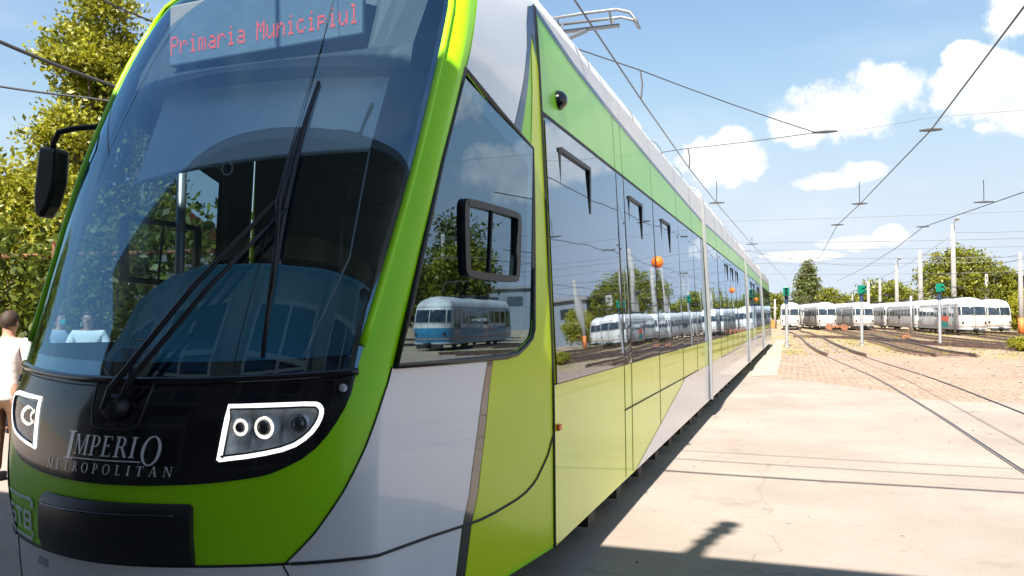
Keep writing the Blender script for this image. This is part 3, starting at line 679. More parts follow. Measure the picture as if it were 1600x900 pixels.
# wiper recess lines and wiper
e = MB(ORG); e.tube([H.dpt(d, z, .006) for d, z in [(-.115, 1.44), (-.105, 1.36), (-.09, 1.29), (-.075, 1.272), (-.05, 1.266), (.1, 1.266), (.125, 1.272), (.14, 1.29), (.155, 1.36), (.165, 1.44)]], .0045, 6); e.build('wiper_recess', M['rubber'], tram)
wp = MB(ORG); wp.lathe(H.dpt(.03, 1.35, 0), (0, -1, .15), [(.055, 0), (.05, .04), (.03, .06), (.01, .062)], 16)
wpr = wp.build('wiper', M['rubber'], tram, True, angle=40)
a = MB(ORG); a.tube([H.dpt(.005, 1.335, .05), H.dpt(.03, 1.40, .075), H.dpt(.27, 1.82, .085), H.dpt(.485, 2.175, .06), H.dpt(.50, 2.20, .05)], [.014, .013, .011, .009, .008], 8); a.build('wiper_arm', M['rubber'], wpr, True)
a = MB(ORG); a.tube([H.dpt(.075, 1.375, .05), H.dpt(.10, 1.43, .07), H.dpt(.33, 1.82, .08), H.dpt(.54, 2.155, .06)], [.013, .012, .010, .008], 8); a.build('wiper_arm', M['rubber'], wpr, True)
a = MB(ORG); bl = [H.dpt(d, z, of) for d, z, of in ((.515, 2.80, .018), (.513, 2.6, .022), (.516, 2.4, .028), (.522, 2.172, .034), (.536, 1.95, .028), (.55, 1.75, .022), (.568, 1.545, .016))]
a.tube(bl, [.008, .012, .016, .019, .016, .012, .008], 8); a.build('wiper_blade', M['rubber'], wpr, True)
a = MB(ORG); a.tube([H.dpt(d, z, of) for d, z, of in ((.50, 2.55, .035), (.502, 2.35, .065), (.51, 2.172, .075), (.535, 2.0, .06), (.548, 1.8, .035))], [.005, .009, .014, .009, .005], 6); a.build('wiper_bridge', M['rubber'], wpr, True)
# coupler cover
cc = MB(ORG)
def cover_ring(d, y): return y
prof = [(2.60, .985), (2.585, .965), (2.575, .93), (2.58, .80), (2.60, .75), (2.70, .735)]
ds = np.linspace(-.385, .385, 25); vs = []
for d in ds:
    q = .085 * (d / .385) ** 2
    for y, z in [(2.66, .985)] + prof: vs.append((d * (1 if z < .97 else .965), y + q, z - .0))
k = len(prof) + 1
cc.add(vs, [(i * k + j, i * k + j + 1, (i + 1) * k + j + 1, (i + 1) * k + j) for i in range(24) for j in range(k - 1)])
cc.add([vs[j] for j in range(k)] + [(-.385, 2.80, .985), (-.385, 2.80, .735)], [tuple([k] + list(range(k)) + [k + 1])][::-1])
cc.add([vs[24 * k + j] for j in range(k)] + [(.385, 2.80, .985), (.385, 2.80, .735)], [tuple([k] + list(range(k)) + [k + 1])])
cvr = cc.build('coupler_cover', M['matblack'], tram, True, angle=35)
e = MB(ORG); e.tube([(d, 2.572 + .085 * (d / .385) ** 2, .945) for d in np.linspace(-.37, .33, 20)], .006, 6); e.build('cover_edge', M['black'], cvr, True)

# lettering: serif capitals drawn as polygons in a unit-high box
def ring(cx, cy, rx, ry, tx, ty, a0=0, a1=360, n=20):
    P = []
    for i in range(n):
        q0, q1 = R(a0 + (a1 - a0) * i / n), R(a0 + (a1 - a0) * (i + 1) / n)
        P.append([(cx + rx * math.cos(q0), cy + ry * math.sin(q0)), (cx + rx * math.cos(q1), cy + ry * math.sin(q1)), (cx + (rx - tx) * math.cos(q1), cy + (ry - ty) * math.sin(q1)), (cx + (rx - tx) * math.cos(q0), cy + (ry - ty) * math.sin(q0))])
    return P
def q4(x0, y0, x1, y1): return [(x0, y0), (x1, y0), (x1, y1), (x0, y1)]
def stem(x, t=.15, s=.09, y0=0, y1=1): return [q4(x, y0, x + t, y1), q4(x - s, y0, x + t + s, y0 + .045), q4(x - s, y1 - .045, x + t + s, y1)]
FONT = {
 'I': (.42, stem(.135)),
 'M': (1.0, [q4(.10, 0, .15, 1), q4(.02, 0, .24, .045), q4(.02, .955, .2, 1), q4(.78, 0, .92, 1), q4(.70, 0, 1.0, .045), q4(.75, .955, 1.0, 1), [(.10, 1), (.25, 1), (.55, .02), (.45, .02)], [(.45, .02), (.52, .02), (.80, 1), (.74, 1)]]),
 'P': (.66, stem(.12)[:1] + [q4(.03, 0, .36, .045), q4(.03, .955, .35, 1), q4(.27, .955, .38, 1), q4(.27, .44, .38, .49)] + ring(.36, .72, .26, .28, .13, .05, -90, 90)),
 'E': (.68, stem(.12)[:1] + [q4(.03, .955, .6, 1), q4(.03, 0, .62, .045), q4(.27, .5, .48, .545), q4(.56, .80, .6, 1), q4(.58, 0, .62, .2), q4(.45, .42, .48, .63)]),
 'R': (.74, stem(.12)[:1] + [q4(.03, 0, .36, .045), q4(.03, .955, .35, 1), q4(.27, .955, .38, 1), q4(.27, .47, .38, .52)] + ring(.36, .735, .25, .265, .13, .05, -90, 90) + [[(.36, .5), (.50, .5), (.76, 0), (.60, 0)]]),
 'O': (.9, ring(.45, .5, .42, .52, .14, .05, 0, 360, 32)),
 'T': (.74, [q4(.30, 0, .45, 1), q4(.2, 0, .55, .045), q4(.03, .955, .72, 1), q4(.03, .78, .07, 1), q4(.68, .78, .72, 1)]),
 'L': (.64, [q4(.12, 0, .27, 1), q4(.03, 0, .6, .045), q4(.03, .955, .36, 1), q4(.56, 0, .6, .22)]),
 'A': (.8, [[(.08, 0), (.13, 0), (.42, 1), (.36, 1)], [(.36, 1), (.46, 1), (.76, 0), (.60, 0)], q4(.2, .33, .58, .38), q4(0, 0, .23, .045), q4(.52, 0, .82, .045)]),
 'N': (.86, [q4(.12, 0, .17, 1), q4(.03, 0, .27, .045), q4(.02, .955, .2, 1), q4(.70, 0, .75, 1), q4(.6, .955, .84, 1), [(.12, 1), (.27, 1), (.75, 0), (.66, 0)]]),
}
def letter(mb, ch, x, z, hgt, shear=.14, wd=None):
    w, polys = FONT[ch]; sx = hgt if wd is None else wd / w
    for P in polys:
        pts = [(x + px * sx + py * hgt * shear, z + py * hgt) for px, py in P]
        mb.add([H.dpt(d, zz, .0075) for d, zz in pts], [tuple(range(len(pts)))])
    return w * sx
tx = MB(ORG)
letter(tx, 'I', -.238, 1.137, .112, wd=.062)
x = -.178
for ch, w in (('M', .082), ('P', .056), ('E', .055), ('R', .064), ('I', .034)):
    letter(tx, ch, x, 1.158, .08, wd=w); x += w + .007
letter(tx, 'O', .155, 1.131, .112, wd=.088)
for i in range(10):
    a0, a1 = -.186 + i * .035, -.186 + (i + 1) * .035
    tx.add([H.dpt(a0, 1.141, .0075), H.dpt(a1, 1.141, .0075), H.dpt(a1, 1.1455, .0075), H.dpt(a0, 1.1455, .0075)], [(0, 1, 2, 3)])
x = -.352
for ch in 'METROPOLITAN':
    w = FONT[ch][0] * .043; letter(tx, ch, x, 1.089, .039, wd=w); x += w + .0235
tx.build('lettering', M['chrome'], tram)
# operator's mark, a framed block monogram
lg = MB(ORG)
def bar(d0, z0, d1, z1):
    n = max(1, int(abs(d1 - d0) / .03))
    for i in range(n):
        a0, a1 = d0 + (d1 - d0) * i / n, d0 + (d1 - d0) * (i + 1) / n
        lg.add([H.dpt(a0, z0, .005), H.dpt(a1, z0, .005), H.dpt(a1, z1, .005), H.dpt(a0, z1, .005)], [(0, 1, 2, 3)])
bar(-.80, .925, -.49, .942); bar(-.50, .90, -.475, .93); bar(-.80, .755, -.49, .772); bar(-.497, .775, -.482, .80)
bar(-.79, .865, -.70, .882); bar(-.79, .83, -.772, .865); bar(-.79, .83, -.70, .845); bar(-.718, .80, -.70, .83); bar(-.79, .795, -.70, .81)
bar(-.685, .865, -.60, .882); bar(-.653, .795, -.63, .865)
bar(-.585, .795, -.563, .882); bar(-.563, .865, -.50, .882); bar(-.563, .831, -.50, .846); bar(-.563, .795, -.50, .81); bar(-.515, .81, -.497, .866)
lg.build('operator_logo', M['logo'], tram)

# cab interior -----------------------------------------------------------------
it = MB(ORG)
it.box((-1.0, 3.3, 1.30), (1.0, 5.03, 1.34))
it.box((-1.03, 4.98, 1.34), (1.03, 5.03, 3.7))
it.add([(-.8, 4.1, 3.5), (.8, 4.1, 3.5), (.9, 5.0, 3.5), (-.9, 5.0, 3.5)], [(0, 1, 2, 3)])
cabin = it.build('cab_lining', M['cabdark'], tram)
a = MB(ORG)
us = np.linspace(-.86, .86, 41); zt = np.interp(us, [-.86, -.62, -.42, -.2, 0, .3, .55, .86], [1.54, 1.66, 1.80, 1.90, 1.945, 1.95, 1.925, 1.84])
rows = []
for u, t in zip(us, zt):
    col = []
    for (zz, of) in ((1.47, -.05), (1.50, -.10), (1.515, -.30)): col.append(H.pt(u, zz, of))
    b0 = H.pt(u, 1.55, -.34)
    for k in (0, .5, .88, .97, 1.0): col.append(Vector((b0.x, b0.y + .10 * k, 1.52 + (t - 1.52) * k)))
    col.append(Vector((b0.x * .98, b0.y + .16, t + .012))); col.append(Vector((b0.x * .8, b0.y + .5, t - .02))); col.append(Vector((b0.x * .8, b0.y + .52, 1.3)))
    rows.append(col)
k = len(rows[0]); a.add([p for c in rows for p in c], [(i * k + j, (i + 1) * k + j, (i + 1) * k + j + 1, i * k + j + 1) for i in range(40) for j in range(k - 1)])
a.build('dashboard', M['dash'], tram, True, angle=50)
a = MB(ORG); a.tube([c[2] + Vector((0, 0, .004)) for c in rows], .006, 6); a.build('dash_edge', M['greyplast'], tram, True)
a = MB(ORG); a.box((-.29, 3.0, 1.50), (-.17, 3.10, 1.575)); a.tube([(-.27, 3.05, 1.575), (-.25, 3.05, 1.61), (-.21, 3.05, 1.61), (-.19, 3.05, 1.575)], .008, 6); a.build('dash_box', M['greyplast'], tram, bevel=.008)
# roller blind
a = MB(ORG); n = 16; bl = []
for i in range(n + 1):
    d = -.62 + 1.34 * i / n; bow = .20 * (d / .8) ** 2
    zb = 2.40 + (d + .62) * .075
    bl += [(d, 3.30 + bow, zb), (d, 3.53 + bow * .8, 2.9)]
a.add(bl, [(2 * i, 2 * i + 2, 2 * i + 3, 2 * i + 1) for i in range(n)]); bo = a.build('roller_blind', M['blind'], tram)
a = MB(ORG); a.tube([bl[2 * i] for i in range(n + 1)], .010, 8); a.build('blind_rail', M['greyplast'], bo, True)
a = MB(ORG); a.tube([Vector(bl[16]) + Vector((.03 * math.cos(q), -.01, .03 * math.sin(q) - .03)) for q in np.linspace(0, 6.28, 13)[:-1]], .004, 6, closed=True); a.build('pull_ring', M['greyplast'], bo)
a = MB(ORG); a.tube([Vector(bl[-2]), H.dpt(.80, 2.0, -.09), H.dpt(.70, 1.56, -.06)], .004, 5); a.build('blind_cord', M['greyplast'], bo)
# grab pole and seat seen through the glass
a = MB(ORG); a.tube([(-.93, 4.1, 1.34), (-.95, 4.15, 2.9)], .028, 10); a.build('grab_pole', M['alu'], tram, True)
a = MB(ORG); a.box((-.05, 4.45, 1.34), (.5, 4.62, 2.35)); a.box((.02, 4.42, 2.38), (.42, 4.58, 2.62)); a.box((-.05, 4.0, 1.34), (.5, 4.5, 1.75)); a.build('driver_seat', M['cabdark'], tram, bevel=.05)
# header above the blind and destination display
a = MB(ORG); hp = []
for d in np.linspace(-.84, .84, 23):
    ya, yb = [float(H(H.u_of(d, z_), z_)[0][1]) + .07 for z_ in (2.93, 3.5)]
    yc_ = float(H(H.u_of(d, 3.06), 3.06)[0][1]) + .06
    hp += [(d, ya + .02, 2.93), (d, max(yc_, 3.67), 3.06), (d, max(yb, 3.69), 3.5), (d, ya + .5, 2.90)]
a.add(hp, [f_ for i in range(22) for f_ in ((4 * i, 4 * i + 4, 4 * i + 5, 4 * i + 1), (4 * i + 1, 4 * i + 5, 4 * i + 6, 4 * i + 2), (4 * i + 3, 4 * i + 7, 4 * i + 4, 4 * i))]); a.build('header_panel', M['cabdark'], tram)
ds = MB(ORG); ds.box((-.59, 3.615, 3.085), (.59, 3.655, 3.42)); disp = ds.build('destination_display', M['led_board'], tram, bevel=.01)
G5 = {'P': ['11110', '10001', '10001', '11110', '10000', '10000', '10000'], 'r': ['00000', '00000', '10110', '11001', '10000', '10000', '10000'], 'i': ['00100', '00000', '01100', '00100', '00100', '00100', '01110'],
      'm': ['00000', '00000', '11010', '10101', '10101', '10101', '10101'], 'a': ['00000', '00000', '01110', '00001', '01111', '10001', '01111'], 'M': ['10001', '11011', '10101', '10101', '10001', '10001', '10001'],
      'u': ['00000', '00000', '10001', '10001', '10001', '10011', '01101'], 'n': ['00000', '00000', '10110', '11001', '10001', '10001', '10001'], 'c': ['00000', '00000', '01110', '10000', '10000', '10001', '01110'],
      'p': ['00000', '00000', '11110', '10001', '11110', '10000', '10000'], 'l': ['01100', '00100', '00100', '00100', '00100', '00100', '01110'], ' ': ['00000'] * 7}
dots = MB(ORG); dim = MB(ORG); px = .01015; x0 = -.575
for li, ch in enumerate('Primaria Municipiul'):
    for r_ in range(7):
        for c_ in range(5):
            if G5[ch][r_][c_] == '1':
                xx = x0 + (li * 6 + c_) * px; zz = 3.238 - r_ * .0145
                for h2 in (0, .0072): dots.box((xx, 3.6105, zz - h2), (xx + .006, 3.6145, zz - h2 + .0042))
dl = dots.build('display_lettering', M['led'], disp)
for o_ in (disp, dl):      # the sign hangs a little out of level
    for v_ in o_.data.vertices: v_.co.z += .042 * v_.co.x + .006
# mirror on its arm, camera pod
for s in (-1, 1):
    if s < 0:
        base = Vector((-1.06, 3.74, 2.80))
        a = MB(ORG); a.tube([base + Vector((.03, .02, 0)), Vector((-1.14, 3.70, 2.80)), Vector((-1.26, 3.64, 2.785)), Vector((-1.34, 3.60, 2.76)), Vector((-1.38, 3.60, 2.70)), Vector((-1.385, 3.60, 2.64))], .017, 10); mo = a.build('side_mirror', M['rubber'], tram, True)
        a = MB(ORG)
        prof = [(-1.45, 2.68), (-1.315, 2.66), (-1.325, 2.46), (-1.375, 2.335), (-1.43, 2.27), (-1.475, 2.29), (-1.485, 2.40)]
        a.prism_y(prof, 3.56, 3.66); a.build('mirror_housing', M['blue'] if False else M['matblack'], mo, bevel=.02)
def pod(y, s=1):
    a = MB(ORG); w = 1.085 - .02
    a.lathe((s * (w - .01), y, 3.20), (.55 * s, -1, -.05), [(.012, -.085), (.05, -.07), (.066, -.03), (.068, .0)], 16); p = a.build('camera_pod', M['lime'], tram, True, angle=50)
    a = MB(ORG); a.lathe((s * (w - .01), y, 3.20), (.55 * s, -1, -.05), [(.066, .0), (.066, .05), (.045, .085), (.015, .1), (.002, .102)], 16); a.build('camera_dome', M['black'], p, True, angle=60)
pod(5.50)

# passenger modules -----------------------------------------------------------
def side_x(z): return float(np.interp(z, [.28, 1.3, 2.0, 2.9, 3.5, 3.72], [1.17, 1.16, 1.13, 1.085, 1.05, 1.03]))
ROOF = [(3.72, 1.03), (3.80, 1.01), (3.87, .96), (3.92, .88), (3.955, .76), (3.97, .6), (3.98, 0)]
def flank(mb, s, y0, y1, zs, off=0, n=1):
    vs = []
    for k in range(n + 1):
        y = y0 + (y1 - y0) * k / n
        vs += [(s * (side_x(z) + off), y, z) for z in zs]
    m = len(zs)
    for k in range(n):
        for j in range(m - 1):
            q = (k * m + j, (k + 1) * m + j, (k + 1) * m + j + 1, k * m + j + 1)
            mb.f.append(tuple(len(mb.v) + i for i in (q if s > 0 else q[::-1])))
    mb.v += [Vector(v) for v in vs]
def flank_poly(mb, s, pts, off):
    b = len(mb.v); mb.v += [Vector((s * (side_x(z) + off), y, z)) for y, z in pts]
    f = tuple(range(b, b + len(pts))); mb.f.append(f if s > 0 else f[::-1])
def module(y0, y1, panels, hoppers, wedge, idx, lamp_y=None, last=False, line=(3.48, 3.3)):
    sec = MB(ORG); zs = [.28, .6, 1.0, 1.3, 1.7, 2.0, 2.5, 2.9, 3.2, 3.5, 3.72]
    for s in (1, -1): flank(sec, s, y0, y1, zs, 0, 1)
    for a, c in ((y0, 0), (y1, 1)):
        P = [(side_x(z), a, z) for z in zs] + [(-side_x(z), a, z) for z in reversed(zs)]
        sec.add(P, [tuple(range(len(P)))] if c == 0 else [tuple(reversed(range(len(P))))])
    sec.add([(-1.16, y0, .285), (1.16, y0, .285), (1.16, y1, .285), (-1.16, y1, .285)], [(0, 3, 2, 1)])
    body = sec.build('body_section', M['lime_side_lit'], tram)
    rf = MB(ORG); P = [(w, z) for z, w in ROOF] + [(-w, z) for z, w in reversed(ROOF[:-1])]
    ys = [y0 + .0, y0 + (y1 - y0) * .42, y0 + (y1 - y0) * .42 + .02, y1]; dzs = [0, 0, -.045, -.045]
    for k in range(3):
        if k == 1: continue
        pr = [(x, z + (dzs[k] if z > 3.75 else 0)) for x, z in P]; m = len(pr)
        rf.add([(x, ys[k], z) for x, z in pr] + [(x, ys[k + 1], z) for x, z in pr], [(i, m + i, m + i + 1, i + 1) for i in range(m - 1)] + [tuple(range(m)), tuple(reversed(range(m, 2 * m)))])
    rf.build('roof', M['roofwhite'], body, True, angle=30)
    rs = MB(ORG)
    for yy in np.arange(y0 + 1.5, y1 - .5, 1.9):
        rs.tube([(w + .001, yy, z) for z, w in ROOF[:5]], .004, 5)
    rs.build('roof_seam', M['seam'], body)
    for s in (1, -1):
        # white fairing between the blue line and the roof, green band, blue line
        f = MB(ORG); z0, z1 = line
        n = 10; pts = [(y0 + (y1 - y0) * i / n, z0 + (z1 - z0) * (i / n) ** .55) for i in range(n + 1)]
        for i in range(n):
            (ya, za), (yb, zb) = pts[i], pts[i + 1]; flank_poly(f, s, [(ya, za), (yb, zb), (yb, 3.718), (ya, 3.718)], .006)
        f.build('fairing', M['roofwhite'], body)
        f = MB(ORG)
        for i in range(n):
            (ya, za), (yb, zb) = pts[i], pts[i + 1]
            for q0, q1 in ((0, .35), (.35, .7), (.7, .85), (.85, 1)): flank_poly(f, s, [(ya, 3.03 + (za - 3.06) * q0), (yb, 3.03 + (zb - 3.06) * q0), (yb, 3.03 + (zb - 3.06) * q1), (ya, 3.03 + (za - 3.06) * q1)], .005)
        f.build('green_band', M['band'], body)
        f = MB(ORG)
        for i in range(n):
            (ya, za), (yb, zb) = pts[i], pts[i + 1]; flank_poly(f, s, [(ya, za - .035), (yb, zb - .035), (yb, zb + .008), (ya, za + .008)], .0075)
        f.build('blue_line', M['blue'], body)
        f = MB(ORG); flank(f, s, y0, y1, [3.0, 3.03], .006); f.build('gutter', M['seam'], body)
        if wedge:
            f = MB(ORG); flank_poly(f, s, wedge, .004); f.build('white_skirt', M['white'], body)
        for a, c in zip(panels[:-1], panels[1:]):
            g = MB(ORG); tl = random.uniform(-.0035, .0035)
            b_ = len(g.v)
            zz = [1.29, 1.7, 2.1, 2.6, 2.995]
            n2 = 4
            for i in range(n2 + 1):
                y = a + .006 + (c - a - .012) * i / n2; bow = .0016 * math.sin(math.pi * i / n2)
                for z in zz: g.v.append(Vector((s * (side_x(1.29) + (side_x(2.995) - side_x(1.29)) * (z - 1.29) / 1.705 + .010 + bow + tl * (i / n2 - .5)), y, z)))
            m = len(zz)
            for i in range(n2):
                for j in range(m - 1):
                    q = (b_ + i * m + j, b_ + (i + 1) * m + j, b_ + (i + 1) * m + j + 1, b_ + i * m + j + 1); g.f.append(q if s > 0 else q[::-1])
            pane = g.build('window', M['sideglass'], body, True)
            e = MB(ORG); e.tube([(s * (side_x(z) + .009), c, z) for z in (1.29, 2.0, 2.99)], .0035, 5); e.build('window_seal', M['seam'], pane)
        for (ya, yb) in hoppers:
            e = MB(ORG); xo = side_x(2.7) + .018; zt, zb = 2.86, 2.50
            e.box((s * xo - .014, ya, zt - .03), (s * xo + .004, yb, zt)); e.box((s * xo - .014, yb - .045, zb), (s * xo + .005, yb, zt - .031)); e.box((s * xo - .014, ya, zb + .007), (s * xo - .004, ya + .008, zt - .031)); e.box((s * xo - .014, ya, zb), (s * xo - .004, yb - .046, zb + .006))
            e.build('hopper_frame', M['rubber'], body)
        e = MB(ORG)
        for c in panels[1:-1]: e.tube([(s * (side_x(z) + .002), c, z) for z in (.3, 1.0, 1.29)], .0025, 5); e.tube([(s * (side_x(z) + .004), c, z) for z in (3.03, 3.25, 3.5, 3.7)], .003, 5)
        if len(panels) > 3: e.tube([(s * (side_x(.887) + .006), panels[1], .887), (s * (side_x(.887) + .006), panels[-2], .887)], .006, 5)
        e.tube([(s * (side_x(1.29) + .004), y0, 1.287), (s * (side_x(1.29) + .004), y1, 1.287)], .006, 5)
        e.build('panel_seam', M['seam'], body)
        if lamp_y:
            e = MB(ORG); xo = side_x(2.3)
            e.lathe((s * (xo + .004), lamp_y, 2.32), (s, 0, 0), [(.07, 0), (.068, .015), (.058, .04), (.04, .058), (.02, .067), (.002, .07)], 18)
            e.build('orange_door_lamp', M['orange'], body, True, angle=40)
    # bogie and underframe
    u = MB(ORG); ym = (y0 + y1) / 2
    u.box((-.98, y0 + .5, .16), (.98, y1 - .5, .3))
    for yy in np.arange(y0 + 1.2, y1 - .8, 1.05): u.box((.92, yy, .10), (1.08, yy + .22, .29)); u.box((-1.08, yy, .10), (-.92, yy + .22, .29))
    u.build('underframe', M['under'], body)
    for yy in (ym - 1.1, ym + 1.1):
        for s in (1, -1):
            w = MB(ORG); w.lathe((s * .72, yy, .31), (1, 0, 0), [(.30, -.06), (.31, -.05), (.29, .05), (.1, .06)], 20); w.build('wheel', M['under'], body, True, angle=40)
MODS = [(5.06, 14.5, [5.085, 7.29, 7.62, 9.26, 11.25, 12.9, 14.42], [(5.40, 6.24), (7.82, 8.48), (9.80, 10.45)], [(7.75, .285), (14.5, .285), (14.5, .885), (11.35, .878), (11.1, .82)], 9.39, (3.70, 3.35)),
        (14.9, 26.4, [15.0, 17.0, 18.6, 20.2, 21.9, 23.6, 26.3], [(18.8, 19.4), (20.4, 21.0), (22.1, 22.7)], [(14.9, .285), (26.4, .285), (26.4, .97), (14.9, .888)], 20.5, (3.35, 3.42)),
        (26.8, 37.4, [26.9, 28.8, 30.6, 32.4, 34.2, 35.8, 37.3], [(28.9, 29.5), (30.8, 31.4), (34.4, 35)], [(26.8, .285), (37.4, .285), (37.4, 1.05), (26.8, .973)], 32.5, (3.42, 3.36)),
        (37.8, 48.9, [37.9, 40, 42.2, 44.4, 46.6, 48.8], [(40.2, 40.8), (42.4, 43)], [(37.8, .285), (48.9, .285), (48.9, 1.1), (37.8, 1.053)], None, (3.36, 3.42))]
for i, (y0, y1, pn, hp, wd, ly, lnx) in enumerate(MODS): module(y0, y1, pn, hp, wd, i, ly, i == 3, lnx)
# orange side marker near the first door
e = MB(ORG); e.box((1.155, 5.09, .99), (1.185, 5.15, 1.03)); e.build('side_marker', M['orange'], tram, bevel=.004)
for y0 in (14.5, 26.4, 37.4):
    bl = MB(ORG); zs = [.35, 1.3, 2.9, 3.45, 3.8]; P = [(side_x(min(z, 3.7)) - .06, z) for z in zs] + [(-(side_x(min(z, 3.5)) - .06), z) for z in reversed(zs)]
    bl.prism_y(P, y0, y0 + .4); bel = bl.build('gangway_bellows', M['rubber'], tram)
    for s in (1, -1):
        rb = MB(ORG)
        ln = [(side_x(z), z) for z in (.3, .8, 1.3, 2.0, 2.9, 3.3, 3.5, 3.72)] + [(1.01, 3.80), (.95, 3.88), (.86, 3.93)]
        n = len(ln); 
        for k in range(n - 1):
            (xa, za), (xb, zb) = ln[k], ln[k + 1]; t = .062
            q = [(s * xa, za), (s * (xa + t), za), (s * (xb + t), zb), (s * xb, zb)]
            rb.add([(x, y0 - .01, z) for x, z in q] + [(x, y0 + .07, z) for x, z in q], [(0, 1, 2, 3), (7, 6, 5, 4), (1, 5, 6, 2), (0, 4, 5, 1), (3, 2, 6, 7)])
        rb.build('gangway_rib', M['alu'], bel)
# raised pantograph
M['pan'] = mat('grey_pantograph_steel', (.20, .21, .23), .45, metal=.5)
p = MB(ORG)
p.tube([(-.8, 10.5, 5.50), (-.5, 10.45, 5.64), (0, 10.45, 5.66), (.45, 10.45, 5.66), (.62, 10.45, 5.6), (.69, 10.45, 5.50), (.71, 10.45, 5.43)], .022, 8)
p.tube([(-.62, 10.75, 5.66), (.45, 10.75, 5.66), (.62, 10.75, 5.6), (.69, 10.75, 5.48)], .022, 8)
pg = p.build('pantograph', M['pan'], tram, True)
q = MB(ORG)
q.tube([(-.35, 10.6, 5.5), (.45, 10.6, 5.5)], .03, 8); q.tube([(0, 10.6, 5.48), (-.1, 8.7, 4.62)], .03, 8); q.tube([(-.1, 8.7, 4.62), (0, 10.9, 3.95)], .045, 8)
for s in (-1, 1): q.tube([(s * .35, 10.45, 5.66), (s * .35, 10.6, 5.5), (s * .35, 10.75, 5.66)], .015, 6)
q.box((-.45, 10.4, 3.84), (.45, 11.4, 3.97)); q.build('pantograph_arm', M['pan'], pg)


# ------------------------------------------------------------------ parked old trams
M['oldwhite'] = mat('faded_white_paint', (.60, .61, .60), .5, coat=.2, var=.15, vscale=1.6, world=(1, 1, .3), dark=(.42, .41, .39))
M['oldgrey'] = mat('weathered_grey_paint', (.36, .38, .40), .5, coat=.2, var=.3, vscale=1.6, world=(1, 1, .3), dark=(.17, .16, .15))
M['oldblue'] = mat('turquoise_blue_paint', (.03, .20, .36), .4, coat=.5, var=.08, vscale=2)
M['oldroof'] = mat('dull_white_roof', (.50, .50, .50), .6, var=.3, vscale=1.0, world=(1, 1, .5))
M['rust'] = mat('rusty_iron', (.22, .09, .045), .85, var=.5, vscale=6)
M['rustline'] = mat('rust_orange_line', (.50, .22, .12), .7, var=.3, vscale=6)
M['oldglass'] = mat('dull_tram_glass', (.02, .03, .042), .06, coat=1, var=.5, vscale=3)
M['opening'] = mat('dark_opening', (.01, .01, .012), .8)
OH = Hull(([.3, .7, 1.1, 1.6, 2.4, 2.75, 3.05], [.22, .12, .06, .08, .34, .62, 1.25]), ([.3, .7, 1.1, 1.6, 2.4, 2.75, 3.05], [.95, .9, .85, .86, 1.1, 1.4, 2.0]),
          ([.3, 1.1, 2.4, 2.75, 2.95, 3.05], [1.08, 1.13, 1.08, .98, .8, .55]), ([.3, 1.1, 2.4, 2.75, 2.95, 3.05], [1.2, 1.23, 1.17, 1.05, .85, .6]), 13.6, .55, .5)
